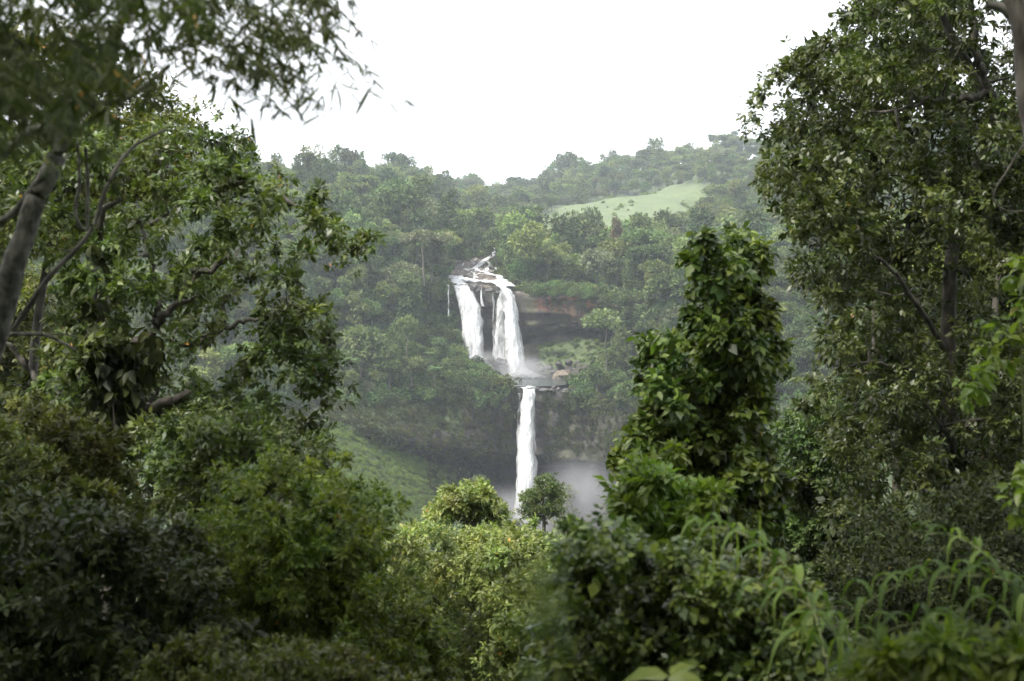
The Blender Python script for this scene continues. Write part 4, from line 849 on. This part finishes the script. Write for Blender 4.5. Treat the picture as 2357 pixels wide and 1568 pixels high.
plant('tree', 'towering dark small-leaved tree filling the right side to the top edge', 'tree',
      [(1880,-160),(1875,0),(1855,55),(1780,105),(1720,175),(1692,250),(1725,318),(1790,355),(1745,412),(1730,465),(1775,525),(1802,600),(1845,690),(1870,760),(1838,850),(1860,950),(1930,1100),(1915,1300),(1900,1520),(2560,1520),(2560,-160)],
      22, 2.8, (26, 70), 520, 'glossy_leaf', tmpl_kite(.46), .096, 22, cov=.40, sprigs=160, tr=.16, npt=7, r0=.045,
      holes=[[(2250,20),(2340,20),(2345,150),(2290,190),(2250,100)],[(1990,60),(2060,40),(2080,110),(2010,120)],[(2030,500),(2110,520),(2120,640),(2040,640)],[(2160,560),(2220,570),(2220,690),(2160,680)],[(2290,640),(2380,600),(2400,760),(2300,760)]],
      trunk=[(2188,1640,22),(2186,1200,22),(2182,800,22),(2200,520,22),(2290,270,22),(2235,165,22),(2170,40,22),(2120,-120,22)],
      extra=[([(2290,270,22),(2262,180,22),(2240,90,21.8),(2238,-40,21.8)], .09, .04), ([(2275,215,22),(2210,228,21.6),(2140,232,21.4),(2050,256,21.2)], .06, .025), ([(2182,820,22),(2110,700,21.3),(2050,620,21),(1990,560,21)], .05, .02),
             ([(2186,900,22),(2120,860,21),(2010,835,20.6),(1930,850,20.4)], .035, .015), ([(2186,1010,22),(2150,960,21),(2100,890,20.6)], .04, .015), ([(2170,980,21.6),(2260,965,20.8),(2356,972,20.6)], .03, .02)])
plant('tree', 'yellow green tree glimpsed behind the trunks of the tall right tree', 'tree',
      [(1980,480),(2200,440),(2500,480),(2500,900),(2000,900)], 44, 2, (40, 80), 70, 'canopy_leaf', tmpl_kite(.5), .19, 23, cov=.6, tr=.12)
plant('tree', 'fresh green fine-leaved tree in the gap right of the vine column', 'tree',
      [(1780,1090),(1830,980),(1880,890),(1930,870),(1990,960),(2000,1150),(1960,1400),(1760,1400),(1740,1240)], 31, 1.6, (28, 60), 150, 'midgreen_leaf', tmpl_kite(.5), .12, 24, cov=.95, tr=.1)
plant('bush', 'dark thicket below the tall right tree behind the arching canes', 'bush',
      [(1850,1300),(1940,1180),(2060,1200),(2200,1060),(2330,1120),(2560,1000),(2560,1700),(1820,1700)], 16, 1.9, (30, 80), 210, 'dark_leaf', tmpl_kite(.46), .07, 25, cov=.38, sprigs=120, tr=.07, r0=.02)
plant('bush', 'leafy bush with mixed heart-shaped creeper leaves at lower right centre', 'bush',
      [(1300,1245),(1345,1205),(1405,1185),(1455,1215),(1550,1235),(1640,1275),(1720,1255),(1800,1285),(1860,1340),(1900,1420),(1900,1680),(1200,1680),(1235,1420),(1282,1310)],
      9.2, 1.0, (24, 66), 250, 'vine_leaf', tmpl_leaf(.7, .05, .12), .06, 26, cov=.42, sprigs=140, tr=.04, npt=5, droop=.5, area=.45, r0=.014)
plant('bush', 'yellowing shrub at the foot of the vine column', 'bush',
      [(1420,1090),(1480,1030),(1540,1050),(1560,1110),(1640,1140),(1660,1230),(1600,1290),(1460,1270),(1420,1180)], 14, .9, (18, 42), 50, 'fresh_leaf', tmpl_leaf(.5), .10, 27, cov=.36, sprigs=50, tr=.03, r0=.012)

plant('bush', 'olive bush with yellowing leaves at the left edge above the dark thicket', 'bush',
      [(-200,930),(60,960),(160,930),(260,1010),(330,1100),(300,1220),(120,1260),(-200,1260)], 15.5, 1.5, (28, 66), 100, 'olive_leaf', tmpl_kite(.46), .075, 37, cov=.45, tr=.05, r0=.02, sprigs=70)
plant('bush', 'bright small-leaved shrub between the centre tree and the creeper bush', 'bush',
      [(1180,1330),(1230,1290),(1290,1310),(1350,1380),(1380,1500),(1360,1680),(1120,1680),(1150,1450)], 15, 1.2, (22, 52), 80, 'canopy_leaf', tmpl_kite(.46), .065, 38, cov=.4, tr=.03, r0=.012, sprigs=60)
plant('bush', 'dim shrub in the dip between yellow green tree and centre tree', 'bush',
      [(820,1400),(880,1330),(960,1370),(1020,1460),(1060,1680),(760,1680)], 18, 1.2, (26, 56), 70, 'yellow_leaf', tmpl_kite(.46), .075, 39, cov=.45, tr=.03, r0=.012, sprigs=50)
plant('bush', 'dark green shrubs under the arching canes at lower right', 'bush',
      [(1560,1330),(1700,1300),(1820,1360),(1940,1480),(2060,1560),(2060,1700),(1500,1700)], 10, 1.0, (26, 60), 110, 'tree_leaf', tmpl_leaf(.46), .055, 40, cov=.42, tr=.03, r0=.012, sprigs=60)
plant('tree', 'dark filler tree added deep behind the tall right tree to close its gaps', 'tree',  # dark foliage filler painting the gaps as deep shade
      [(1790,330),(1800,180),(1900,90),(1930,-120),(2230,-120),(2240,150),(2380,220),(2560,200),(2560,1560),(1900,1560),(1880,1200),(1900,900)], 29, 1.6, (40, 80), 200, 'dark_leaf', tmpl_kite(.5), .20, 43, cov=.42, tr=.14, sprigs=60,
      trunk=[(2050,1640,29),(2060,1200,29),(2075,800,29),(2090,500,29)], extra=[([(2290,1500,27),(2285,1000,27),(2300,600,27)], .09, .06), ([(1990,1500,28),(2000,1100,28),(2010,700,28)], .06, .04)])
plant('tree', 'dark filler tree added behind the bushes at lower left', 'tree',  # filler in near-black leaf colour, standing in for shade behind the bushes
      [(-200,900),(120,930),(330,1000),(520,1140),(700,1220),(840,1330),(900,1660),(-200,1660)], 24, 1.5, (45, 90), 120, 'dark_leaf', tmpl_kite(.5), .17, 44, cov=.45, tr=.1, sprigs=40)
# leaning pale trunk at upper left with its limbs and lianas
t = thing('leaning_tree', 'pale mottled trunk leaning in from the left edge towards the top', 'tree', P(-70, 1500, 9))
def bough(name, pts, r1, r2, mat, root, seed=0, sides=10):
    bp = smooth_path(np.array([P(*q) for q in pts]), 10 * len(pts)); bp += r1 * .5 * np.stack([fbm(bp + k_ * 7, .5, 2, seed) for k_ in range(3)], 1)
    V, F = tube(bp, np.linspace(r1, r2, len(bp)), sides, seed, .03); return part(name, V, F, [M[mat]], root, smooth=True)
bough('trunk', [(-70,1500,9),(-30,900,9),(20,640,9),(62,520,9),(122,390,9),(195,240,9),(255,125,9),(320,0,9),(400,-160,9)], .09, .030, 'bark_pale', t, 1)
bough('branch', [(30,760,9.3),(110,640,9.3),(205,540,9.4),(250,420,9.4),(300,345,9.5),(380,300,9.6)], .019, .009, 'bark_grey', t, 2)
bough('branch', [(-20,370,9.2),(30,335,9.2),(80,298,9.2),(150,300,9.2)], .035, .022, 'bark_pale', t, 3)
bough('branch', [(120,390,9),(90,420,9),(40,480,9.1),(-30,530,9.2)], .034, .02, 'bark_pale', t, 4)
bough('branch', [(195,240,9),(290,225,9),(390,150,9)], .026, .012, 'bark_grey', t, 5)
def shade_crown(root, boxes, seed, n):  # unseen crowns added above the frame to shade the foreground
    rg = np.random.default_rng(seed); C = []
    for lo, hi in boxes: C.append(rg.uniform(lo, hi, (n, 3)))
    C = np.concatenate(C); r = rg.uniform(.45, 1.0, len(C)); Rr = np.stack([r, r, r * .6], 1); C, Rr = sublobes(C, Rr, rg, 5, .5)
    V, F, T = crown_geo(C, Rr, rg, tmpl_kite(.55), .26, cov=.6)
    part('crown', V, F, [M['tree_leaf']], root, {'tint': ('FACE', T)})['kind'] = 'stuff'
shade_crown(t, [((-9, 1, 3.6), (1.5, 14, 7.5)), ((-11, -6, 3.5), (1, 3, 7.5))], 71, 100)
bough('branch', [(320,0,9),(300,-300,8),(100,-700,7)], .04, .02, 'bark_grey', t, 6)
l = thing('liana', 'pair of thin pink grey lianas hanging beside the leaning trunk', 'liana', P(195, 530, 11))
bough('strand', [(178,330,11),(182,420,11),(172,480,11),(184,520,11),(205,530,11)], .014, .014, 'bark_pale', l, 6, 6)
bough('strand', [(198,340,11),(202,430,11),(200,525,11)], .014, .014, 'bark_pale', l, 7, 6)
b = thing('branch', 'pale bare branch poking in from the left edge at mid height', 'branch', P(-60, 772, 10))
bough('limb', [(-60,772,10),(40,770,10),(105,770,10),(150,790,10),(175,806,10)], .017, .010, 'bark_pale', b, 8, 7)
bough('twig', [(105,770,10),(150,770,10),(190,780,10)], .007, .004, 'bark_pale', b, 9, 6)
# big drooping leaves round the left trunk
plant('climber', 'climber with large dark drooping leaves on the left tree trunk', 'climber',
      [(170,560),(240,550),(250,760),(330,760),(420,880),(300,960),(130,980),(140,860),(190,780)], 19.5, .5, (20, 40), 34, 'dark_leaf', tmpl_broad(.6), .22, 31, sub=0, sprigs=10, cov=.5, tr=.03, npt=4, droop=1.2, area=.4, r0=.012)

# thick trunk in the top right corner
t = thing('tree', 'thick grey trunk crossing the top right corner', 'tree', P(2440, 1500, 12))
bough('trunk', [(2440,1500,12),(2430,900,12),(2400,420,12),(2366,180,12),(2340,70,12),(2312,-30,12),(2290,-200,12)], .11, .07, 'bark_dark', t, 11)
shade_crown(t, [((2.5, 3, 4.2), (10, 16, 8)), ((1.5, -6, 3.8), (10, 4, 7.5))], 72, 60)
bough('branch', [(2345,60,12),(2310,20,12),(2270,10,12)], .055, .03, 'bark_grey', t, 12)
l = thing('liana', 'thin liana looping down at the right edge below the thick trunk', 'liana', P(2300, 480, 13))
bough('strand', [(2420,260,13),(2360,330,13),(2318,395,13),(2290,440,13),(2292,470,13),(2325,488,13),(2390,482,13)], .010, .007, 'bark_dark', l, 13, 6)
# bright climber leaves down the right edge
plant('climber', 'climber with bright green leaves hanging down the right edge', 'climber',
      [(2300,560),(2356,540),(2440,560),(2440,700),(2356,760),(2290,860),(2230,930),(2190,1000),(2160,990),(2200,900),(2250,830),(2270,760),(2320,720)], 11, .4, (14, 28), 22, 'fresh_leaf', tmpl_broad(.62), .09, 33, sub=0, sprigs=20, cov=.3, tr=.012, npt=4, droop=.7, area=.4, r0=.006, barkm='stem_green')
plant('climber', 'sprig of bright leaves at the right edge above the canes', 'climber',
      [(2300,1090),(2340,1060),(2440,1080),(2440,1240),(2350,1230),(2320,1150)], 9, .3, (14, 26), 9, 'fresh_leaf', tmpl_broad(.62), .09, 34, sub=0, sprigs=8, cov=.35, tr=.01, npt=4, droop=.7, area=.4, r0=.005, barkm='stem_green')

# bamboo hanging in from the upper left
rb = np.random.default_rng(41)
bam = thing('bamboo', 'out of focus bamboo with narrow leaves hanging over the upper left sky', 'bamboo', P(-260, 1400, 7))
bough('culm', [(-260,1400,7),(-190,700,7),(-110,260,7),(20,-60,7),(240,-170,7.2),(520,-120,7.4),(700,-10,7.5)], .03, .006, 'stem_green', bam, 21, 8)
bough('culm', [(-330,1400,6.4),(-220,600,6.4),(-120,150,6.4),(60,-120,6.4),(300,-140,6.6),(440,10,6.6),(520,120,6.6)], .028, .005, 'stem_green', bam, 22, 8)
SPR = []
poly = [(-120,-60),(520,-80),(560,60),(470,200),(350,300),(120,330),(-120,420)]
q = rb.uniform([-120, -80], [560, 420], (900, 2)); q = q[inpoly(q, poly)]
for u, v in q[:270]: SPR.append((u, v, rb.uniform(5.6, 8.4), 1.0))
q = rb.uniform([-120, -80], [330, 400], (45, 2))
for u, v in q: SPR.append((u, v, rb.uniform(4.0, 5.6), .85))
poly = [(480,-60),(760,-60),(800,60),(790,160),(700,220),(580,230),(470,210)]
q = rb.uniform([470, -60], [800, 230], (500, 2)); q = q[inpoly(q, poly)]
for u, v in q[:120]: SPR.append((u, v, rb.uniform(6.4, 8.4), .85))
q = rb.uniform([560, -60], [900, 300], (400, 2)); q = q[inpoly(q, [(560,-60),(800,-60),(880,80),(880,230),(760,290),(600,280)])]
for u, v in q[:70]: SPR.append((u, v, rb.uniform(6.6, 8.6), .7))
B, Dd, S = [], [], []; tw = Acc()
def spray(u, v, D, s, n, B, Dd, S, tw, spread=.75):
    tip = P(u, v, D); st_ = P(u - rb.uniform(60, 190), v - rb.uniform(40, 150), D + rb.normal() * .2)
    mid = (tip + st_) / 2 + np.array([0, 0, .06]); tt = np.linspace(0, 1, 6)[:, None]
    pts = (1 - tt) ** 2 * st_ + 2 * tt * (1 - tt) * mid + tt * tt * tip
    tw.add(*tube(pts, np.linspace(.0025, .0012, 6), 4))
    for k in range(n):
        f = rb.uniform(.45, 1); i_ = int(f * 5); p = pts[i_]
        d = np.array([rb.normal() * spread, rb.normal() * .6, -rb.uniform(.35, 1.2)])
        B.append(p); Dd.append(d); S.append(s * rb.uniform(.07, .135))
for u, v, D, s in SPR: spray(u, v, D, s, int(rb.integers(9, 17)), B, Dd, S, tw)
B, Dd, S = map(np.array, (B, Dd, S)); V, F = leaves(B, Dd, rb.normal(size=B.shape) + [0, -.5, .5], S, tmpl_strip(.13, 4, .2))
part('foliage', V, F, [M['bamboo_leaf']], bam, {'tint': ('FACE', np.repeat(np.where(rb.uniform(size=len(B)) < .006, 1.0, np.clip(rb.normal(.38, .26, len(B)), 0, .95)), 8))})
lm = []
for k in range(3):
    tv, tf = tmpl_strip(.13, 6, .12 + .12 * k); lm.append(mesh_np('leaf', tv, tf, [M['bamboo_leaf']], {'tint': ('FACE', np.full(len(tf), .2 + .2 * k))}, smooth=True))
def leaf_object(me, base, d, up, size, root, name='leaf'):
    d = Vector(d).normalized(); s = d.cross(Vector(up)).normalized(); n = s.cross(d)
    o = link(name, me, root); m = Matrix(((s.x, d.x, n.x), (s.y, d.y, n.y), (s.z, d.z, n.z)))
    o.matrix_local = Matrix.Translation(Vector([float(c) for c in base]) - root.location) @ m.to_4x4() @ Matrix.Scale(float(size), 4)
    return o
ISO = [(768,292,6,5),(720,268,6.5,5),(700,290,6.6,4),(742,238,7,4),(640,272,7,5),(812,215,6.4,4),(842,232,6.2,5),(868,240,6.2,3),(912,256,6,2),(962,282,6,2),(786,130,7,5),(760,150,7.2,5),(830,132,7.2,4),(800,40,7.5,4),(726,10,7.5,5),(770,75,7.4,3),(880,205,6.4,2),(600,300,6.8,5),(560,250,6.8,6),(655,215,7,6),(690,160,7.2,6),(1838,2,7,3)]
for u, v, D, n in ISO:
    b_, d_2, s_2 = [], [], []; spray(u, v, D, 1.0, n, b_, d_2, s_2, tw, .6)
    for p, d, s in zip(b_, d_2, s_2): leaf_object(lm[int(rb.integers(3))], p, d, rb.normal(size=3) + [0, -.6, .4], s * 1.15, bam)
V, F = tw.get(); part('twigs', V, F, [M['stem_green']], bam)['kind'] = 'stuff'

# arching cane grass, lower right
rc = np.random.default_rng(51); cm = []
for k in range(4):
    n = 9; y = np.linspace(0, 1, n + 1); th = .85 - np.minimum(y * 1.6, 1) * (1.9 + .18 * k); st_ = 1 / n
    yy = np.concatenate([[0], np.cumsum(np.cos(th[:-1]) * st_)]); zz = np.concatenate([[0], np.cumsum(np.sin(th[:-1]) * st_)])
    w = .085 * np.clip(np.minimum(y * 7 + .25, (1 - y) * 1.9 + .03), 0, 1)
    V = np.concatenate([np.stack([-w / 2, yy, zz + .25 * w], 1), np.stack([0 * y, yy, zz], 1), np.stack([w / 2, yy, zz + .25 * w], 1)])
    F = np.array([[a + i, a + n + 1 + i, a + n + 2 + i, a + i + 1] for a in (0, n + 1) for i in range(n)])
    cm.append(mesh_np('leaf', V, F, [M['cane_leaf']], {'tint': ('FACE', np.full(len(F), .15 + .22 * k))}, smooth=True))
def cane(pts, size, step, label, r=.008, start=.15, side=None):
    W_ = np.array([P(*q) for q in pts]); g0 = W_[0].copy(); g0[2] = min(g0[2], float(near_z(g0[0], g0[1])) - .1)
    root = thing('cane_grass', label, 'cane grass', g0, 'arching canes')
    if g0[2] < W_[0][2] - .1: W_ = np.concatenate([[g0], W_])
    bp = smooth_path(W_, 14 * len(W_)); V, F = tube(bp, np.linspace(r, r * .35, len(bp)), 7); part('stem', V, F, [M['stem_green']], root, smooth=True)
    L = np.concatenate([[0], np.cumsum(np.linalg.norm(np.diff(bp, axis=0), axis=1))]); s0 = L[-1] - np.sum(np.linalg.norm(np.diff(smooth_path(np.array([P(*q) for q in pts]), 60), axis=0), axis=1)) * (1 - start)
    k = 0; s = s0
    while s < L[-1]:
        p = np.array([np.interp(s, L, bp[:, a]) for a in range(3)]); e = np.array([np.interp(min(s + .05, L[-1]), L, bp[:, a]) for a in range(3)]) - np.array([np.interp(s - .05, L, bp[:, a]) for a in range(3)])
        e /= np.linalg.norm(e); sd_ = np.cross(e, [0, 0, 1]); sd_ /= np.linalg.norm(sd_) + 1e-9
        d = sd_ * (1 if k % 2 else -1) * rc.uniform(.5, 1) + e * rc.uniform(.35, .9); d[2] = rc.uniform(-.1, .15)
        leaf_object(cm[int(rc.integers(4))], p, d, [0, 0, 1], size * rc.uniform(.75, 1.15) * (1 - .35 * (s - s0) / (L[-1] - s0 + 1e-6)), root)
        s += step * rc.uniform(.7, 1.3); k += 1
    return root
cane([(1905,1640,7.6),(1895,1500,7.6),(1868,1400,7.7),(1815,1310,7.8),(1740,1245,7.9),(1660,1215,8),(1590,1222,8.1)], .52, .075, 'cane arching left over the creeper bush with hanging grey green leaves')
cane([(1960,1640,7.2),(1940,1500,7.2),(1890,1420,7.2),(1820,1370,7.3),(1740,1340,7.4)], .46, .08, 'lower cane nested under the arch above the creeper bush')
cane([(2420,1500,7.4),(2356,1385,7.4),(2290,1300,7.4),(2230,1250,7.5),(2170,1228,7.6),(2128,1232,7.6)], .42, .075, 'highest cane reaching left from the right edge against dark thicket')
cane([(2480,1480,6.8),(2380,1370,6.8),(2290,1330,6.8),(2180,1328,6.9),(2080,1345,7),(1990,1390,7),(1940,1450,7)], .44, .062, 'long low cane arching across the lower right with many hanging leaves')
cane([(2420,1660,6.3),(2300,1500,6.3),(2200,1440,6.3),(2080,1440,6.4),(1980,1490,6.4),(1925,1570,6.4)], .40, .075, 'lowest cane drooping towards the bottom edge at lower right')
cane([(2380,1640,6.6),(2350,1480,6.6),(2300,1400,6.6),(2230,1370,6.7)], .40, .08, 'short cane curling in at the right edge below the long one')
def blades(u, v, D, h, n, label, mat=None, spread=.25, width=1.0):
    c = P(u, v, D); c[2] -= h * .15; root = thing('grass_tuft', label, 'grass', c)
    for k in range(n):
        d = np.array([rc.normal() * spread, rc.normal() * spread, 1.0]); leaf_object(cm[3], c + np.array([rc.normal() * .03, rc.normal() * .03, 0]), d, [rc.normal(), -1, .2], h * rc.uniform(.7, 1.1), root, 'blade')
    return root
mb = []
tv, tf = tmpl_strip(.05, 6, .06); bl = mesh_np('blade', tv, tf, [M['fresh_leaf']], {'tint': ('FACE', np.full(len(tf), .5))}, smooth=True)
tv, tf = tmpl_strip(.10, 6, .25); pb = mesh_np('blade', tv, tf, [M['pale_leaf']], {'tint': ('FACE', np.full(len(tf), .9))}, smooth=True)
for u, v, h, lab in [(1748, 1258, 88, 'tallest upright bright blade above the arching cane'), (1642, 1252, 60, 'upright bright blade at the foot of the vine column'), (1697, 1255, 48, 'short upright bright blade between the two other blades')]:
    c = P(u, v, 8.3); r_ = thing('grass_blade', lab, 'grass', P(u, v + 60, 8.3)); leaf_object(bl, c, [rc.normal() * .06, 0, 1], [0, -1, .1], h / FPX * 8.3, r_, 'blade'); leaf_object(bl, P(u, v + 60, 8.3), [0, 0, 1], [0, -1, .1], 90 / FPX * 8.3, r_, 'sheath')
r_ = thing('reed', 'pale spiky reed left of the vine column foot', 'reed', P(1412, 1260, 24))
bough('stem', [(1412,1260,24),(1410,1180,24),(1412,1130,24)], .02, .01, 'stem_green', r_, 61, 6)
for v, dx in ((1185, -1), (1172, 1), (1160, -1), (1150, 1), (1138, -.5), (1132, .4)): leaf_object(pb, P(1411, v, 24), [dx * .8, rc.normal() * .3, .75], [0, -.3, 1], .36, r_, 'blade')
# big yellow-green leaf at the bottom edge, fern-like fronds at bottom right, blurred weed close to the lens
tv, tf = tmpl_broad(.55, .05, .25); big = mesh_np('leaf', tv, tf, [M['fresh_leaf']], {'tint': ('FACE', np.full(len(tf), .95))}, smooth=True)
r_ = thing('broad_leaf_plant', 'plant with large yellow green leaves cut by the bottom edge', 'plant', P(1530, 1700, 6.5))
bough('stem', [(1530,1700,6.5),(1535,1600,6.5),(1540,1550,6.5)], .008, .005, 'stem_green', r_, 63, 6)
for d, s in (([-.9, -.2, .12], .22), ([.5, -.6, .05], .24), ([.9, .1, -.1], .2), ([.8, .3, .35], .16)): leaf_object(big, P(1538, 1556, 6.5), d, [0, -.4, 1], s, r_)
plant('fern_bush', 'yellow green leaflets along the bottom right edge', 'bush',
      [(1920,1530),(2000,1500),(2100,1510),(2200,1470),(2300,1490),(2420,1520),(2420,1680),(1900,1680)], 6.2, .5, (18, 36), 40, 'yellow_leaf', tmpl_leaf(.34), .075, 35, cov=.28, sprigs=30, tr=.015, r0=.006, barkm='stem_green')
plant('weed', 'slender blurred weed close to the lens at bottom centre', 'weed',
      [(1228,1210),(1262,1195),(1296,1260),(1312,1400),(1318,1700),(1222,1700),(1236,1400)], 1.5, .04, (14, 28), 12, 'vine_leaf', tmpl_leaf(.3), .018, 36, cov=.035, tr=.002, npt=4, r0=.0009, barkm='stem_green', branch_lim=30, sub=0, sprigs=0)

# hillside wood round the camera; unseen part behind it helps darken the foreground
rngN = np.random.default_rng(91); pts = []
for _ in range(2600):
    x, y = rngN.uniform(-150, 150), rngN.uniform(-150, 190)
    if y > -4 and abs(x) < 9 + .42 * max(y, 0) and y < 55: continue
    if y <= 0 and math.hypot(x, y) < 7: continue
    if y > 55 and (-.30 < x / y < .33) and y < 120: continue
    if all((x - a) ** 2 + (y - b) ** 2 > 30 for a, b in pts): pts.append((x, y))
pts = np.array(pts); Z = near_z(pts[:, 0], pts[:, 1]); n = len(pts)
gn_scatter('hillside_wood', np.concatenate([pts, Z[:, None]], 1), rngN.uniform(.5, 1.0, n) * np.where(pts[:, 1] > 55, .62, 1), rngN.uniform(0, 6.28, n), rngN.integers(0, 8, n), joined, 'wood on the near hillside around the viewpoint', 'forest')

# ------------------------------------------------------------------ spray and air
def mist(u, v, D, r, dens, label, seed):
    bm = bmesh.new(); bmesh.ops.create_icosphere(bm, subdivisions=3, radius=1); me = bpy.data.meshes.new('mist'); bm.to_mesh(me); bm.free()
    m, t, out = newmat('spray'); N = t.nodes.new; L = t.links.new
    tc = N('ShaderNodeTexCoord'); ln = N('ShaderNodeVectorMath'); ln.operation = 'LENGTH'; L(tc.outputs['Object'], ln.inputs[0])
    f = N('ShaderNodeMapRange'); f.interpolation_type = 'SMOOTHSTEP'; f.inputs[1].default_value = .15; f.inputs[2].default_value = .98; f.inputs[3].default_value = 1; f.inputs[4].default_value = 0; L(ln.outputs['Value'], f.inputs[0])
    n = N('ShaderNodeTexNoise'); n.inputs['Scale'].default_value = 1.8; n.inputs['Detail'].default_value = 3; L(tc.outputs['Object'], n.inputs[0])
    a = N('ShaderNodeMapRange'); a.inputs[1].default_value = .3; a.inputs[2].default_value = .7; a.inputs[3].default_value = .3; a.inputs[4].default_value = 1.4; L(n.outputs[0], a.inputs[0])
    mu = N('ShaderNodeMath'); mu.operation = 'MULTIPLY'; L(f.outputs[0], mu.inputs[0]); L(a.outputs[0], mu.inputs[1])
    m2 = N('ShaderNodeMath'); m2.operation = 'MULTIPLY'; L(mu.outputs[0], m2.inputs[0]); m2.inputs[1].default_value = dens
    pv_ = N('ShaderNodeVolumePrincipled'); pv_.inputs['Color'].default_value = (.95, .96, 1, 1); L(m2.outputs[0], pv_.inputs['Density']); L(pv_.outputs[0], out.inputs['Volume'])
    me.materials.append(m); o = link('mist', me); o.location = [float(c) for c in P(u, v, D)]; o.scale = r; return tag(o, label, 'mist', kind='stuff')
mist(1335, 1150, 528, (21, 14, 21), .06, 'cloud of spray drifting right of the lower plume', 1)
mist(1200, 1200, 532, (30, 16, 17), .08, 'spray boiling at the foot of the lower plume', 2)
mist(1200, 856, 590, (17, 9, 9), .15, 'spray at the foot of the upper fall', 3)
mist(1112, 832, 597, (12, 6, 7), .10, 'spray under the left water curtain', 4)

bm = bmesh.new(); bmesh.ops.create_cube(bm, size=1); me = bpy.data.meshes.new('haze'); bm.to_mesh(me); bm.free()
hz = link('haze', me); hz.scale = (3600, 2700, 330); hz.location = (0, 1000, 25); tag(hz, 'pale humid air thickening towards the far ridges', 'haze', kind='stuff')
m, t, out = newmat('humid_air'); pv_ = t.nodes.new('ShaderNodeVolumePrincipled'); pv_.inputs['Color'].default_value = (.84, .92, 1, 1); pv_.inputs['Density'].default_value = .000155; pv_.inputs['Anisotropy'].default_value = .2
t.links.new(pv_.outputs[0], out.inputs['Volume']); me.materials.append(m)
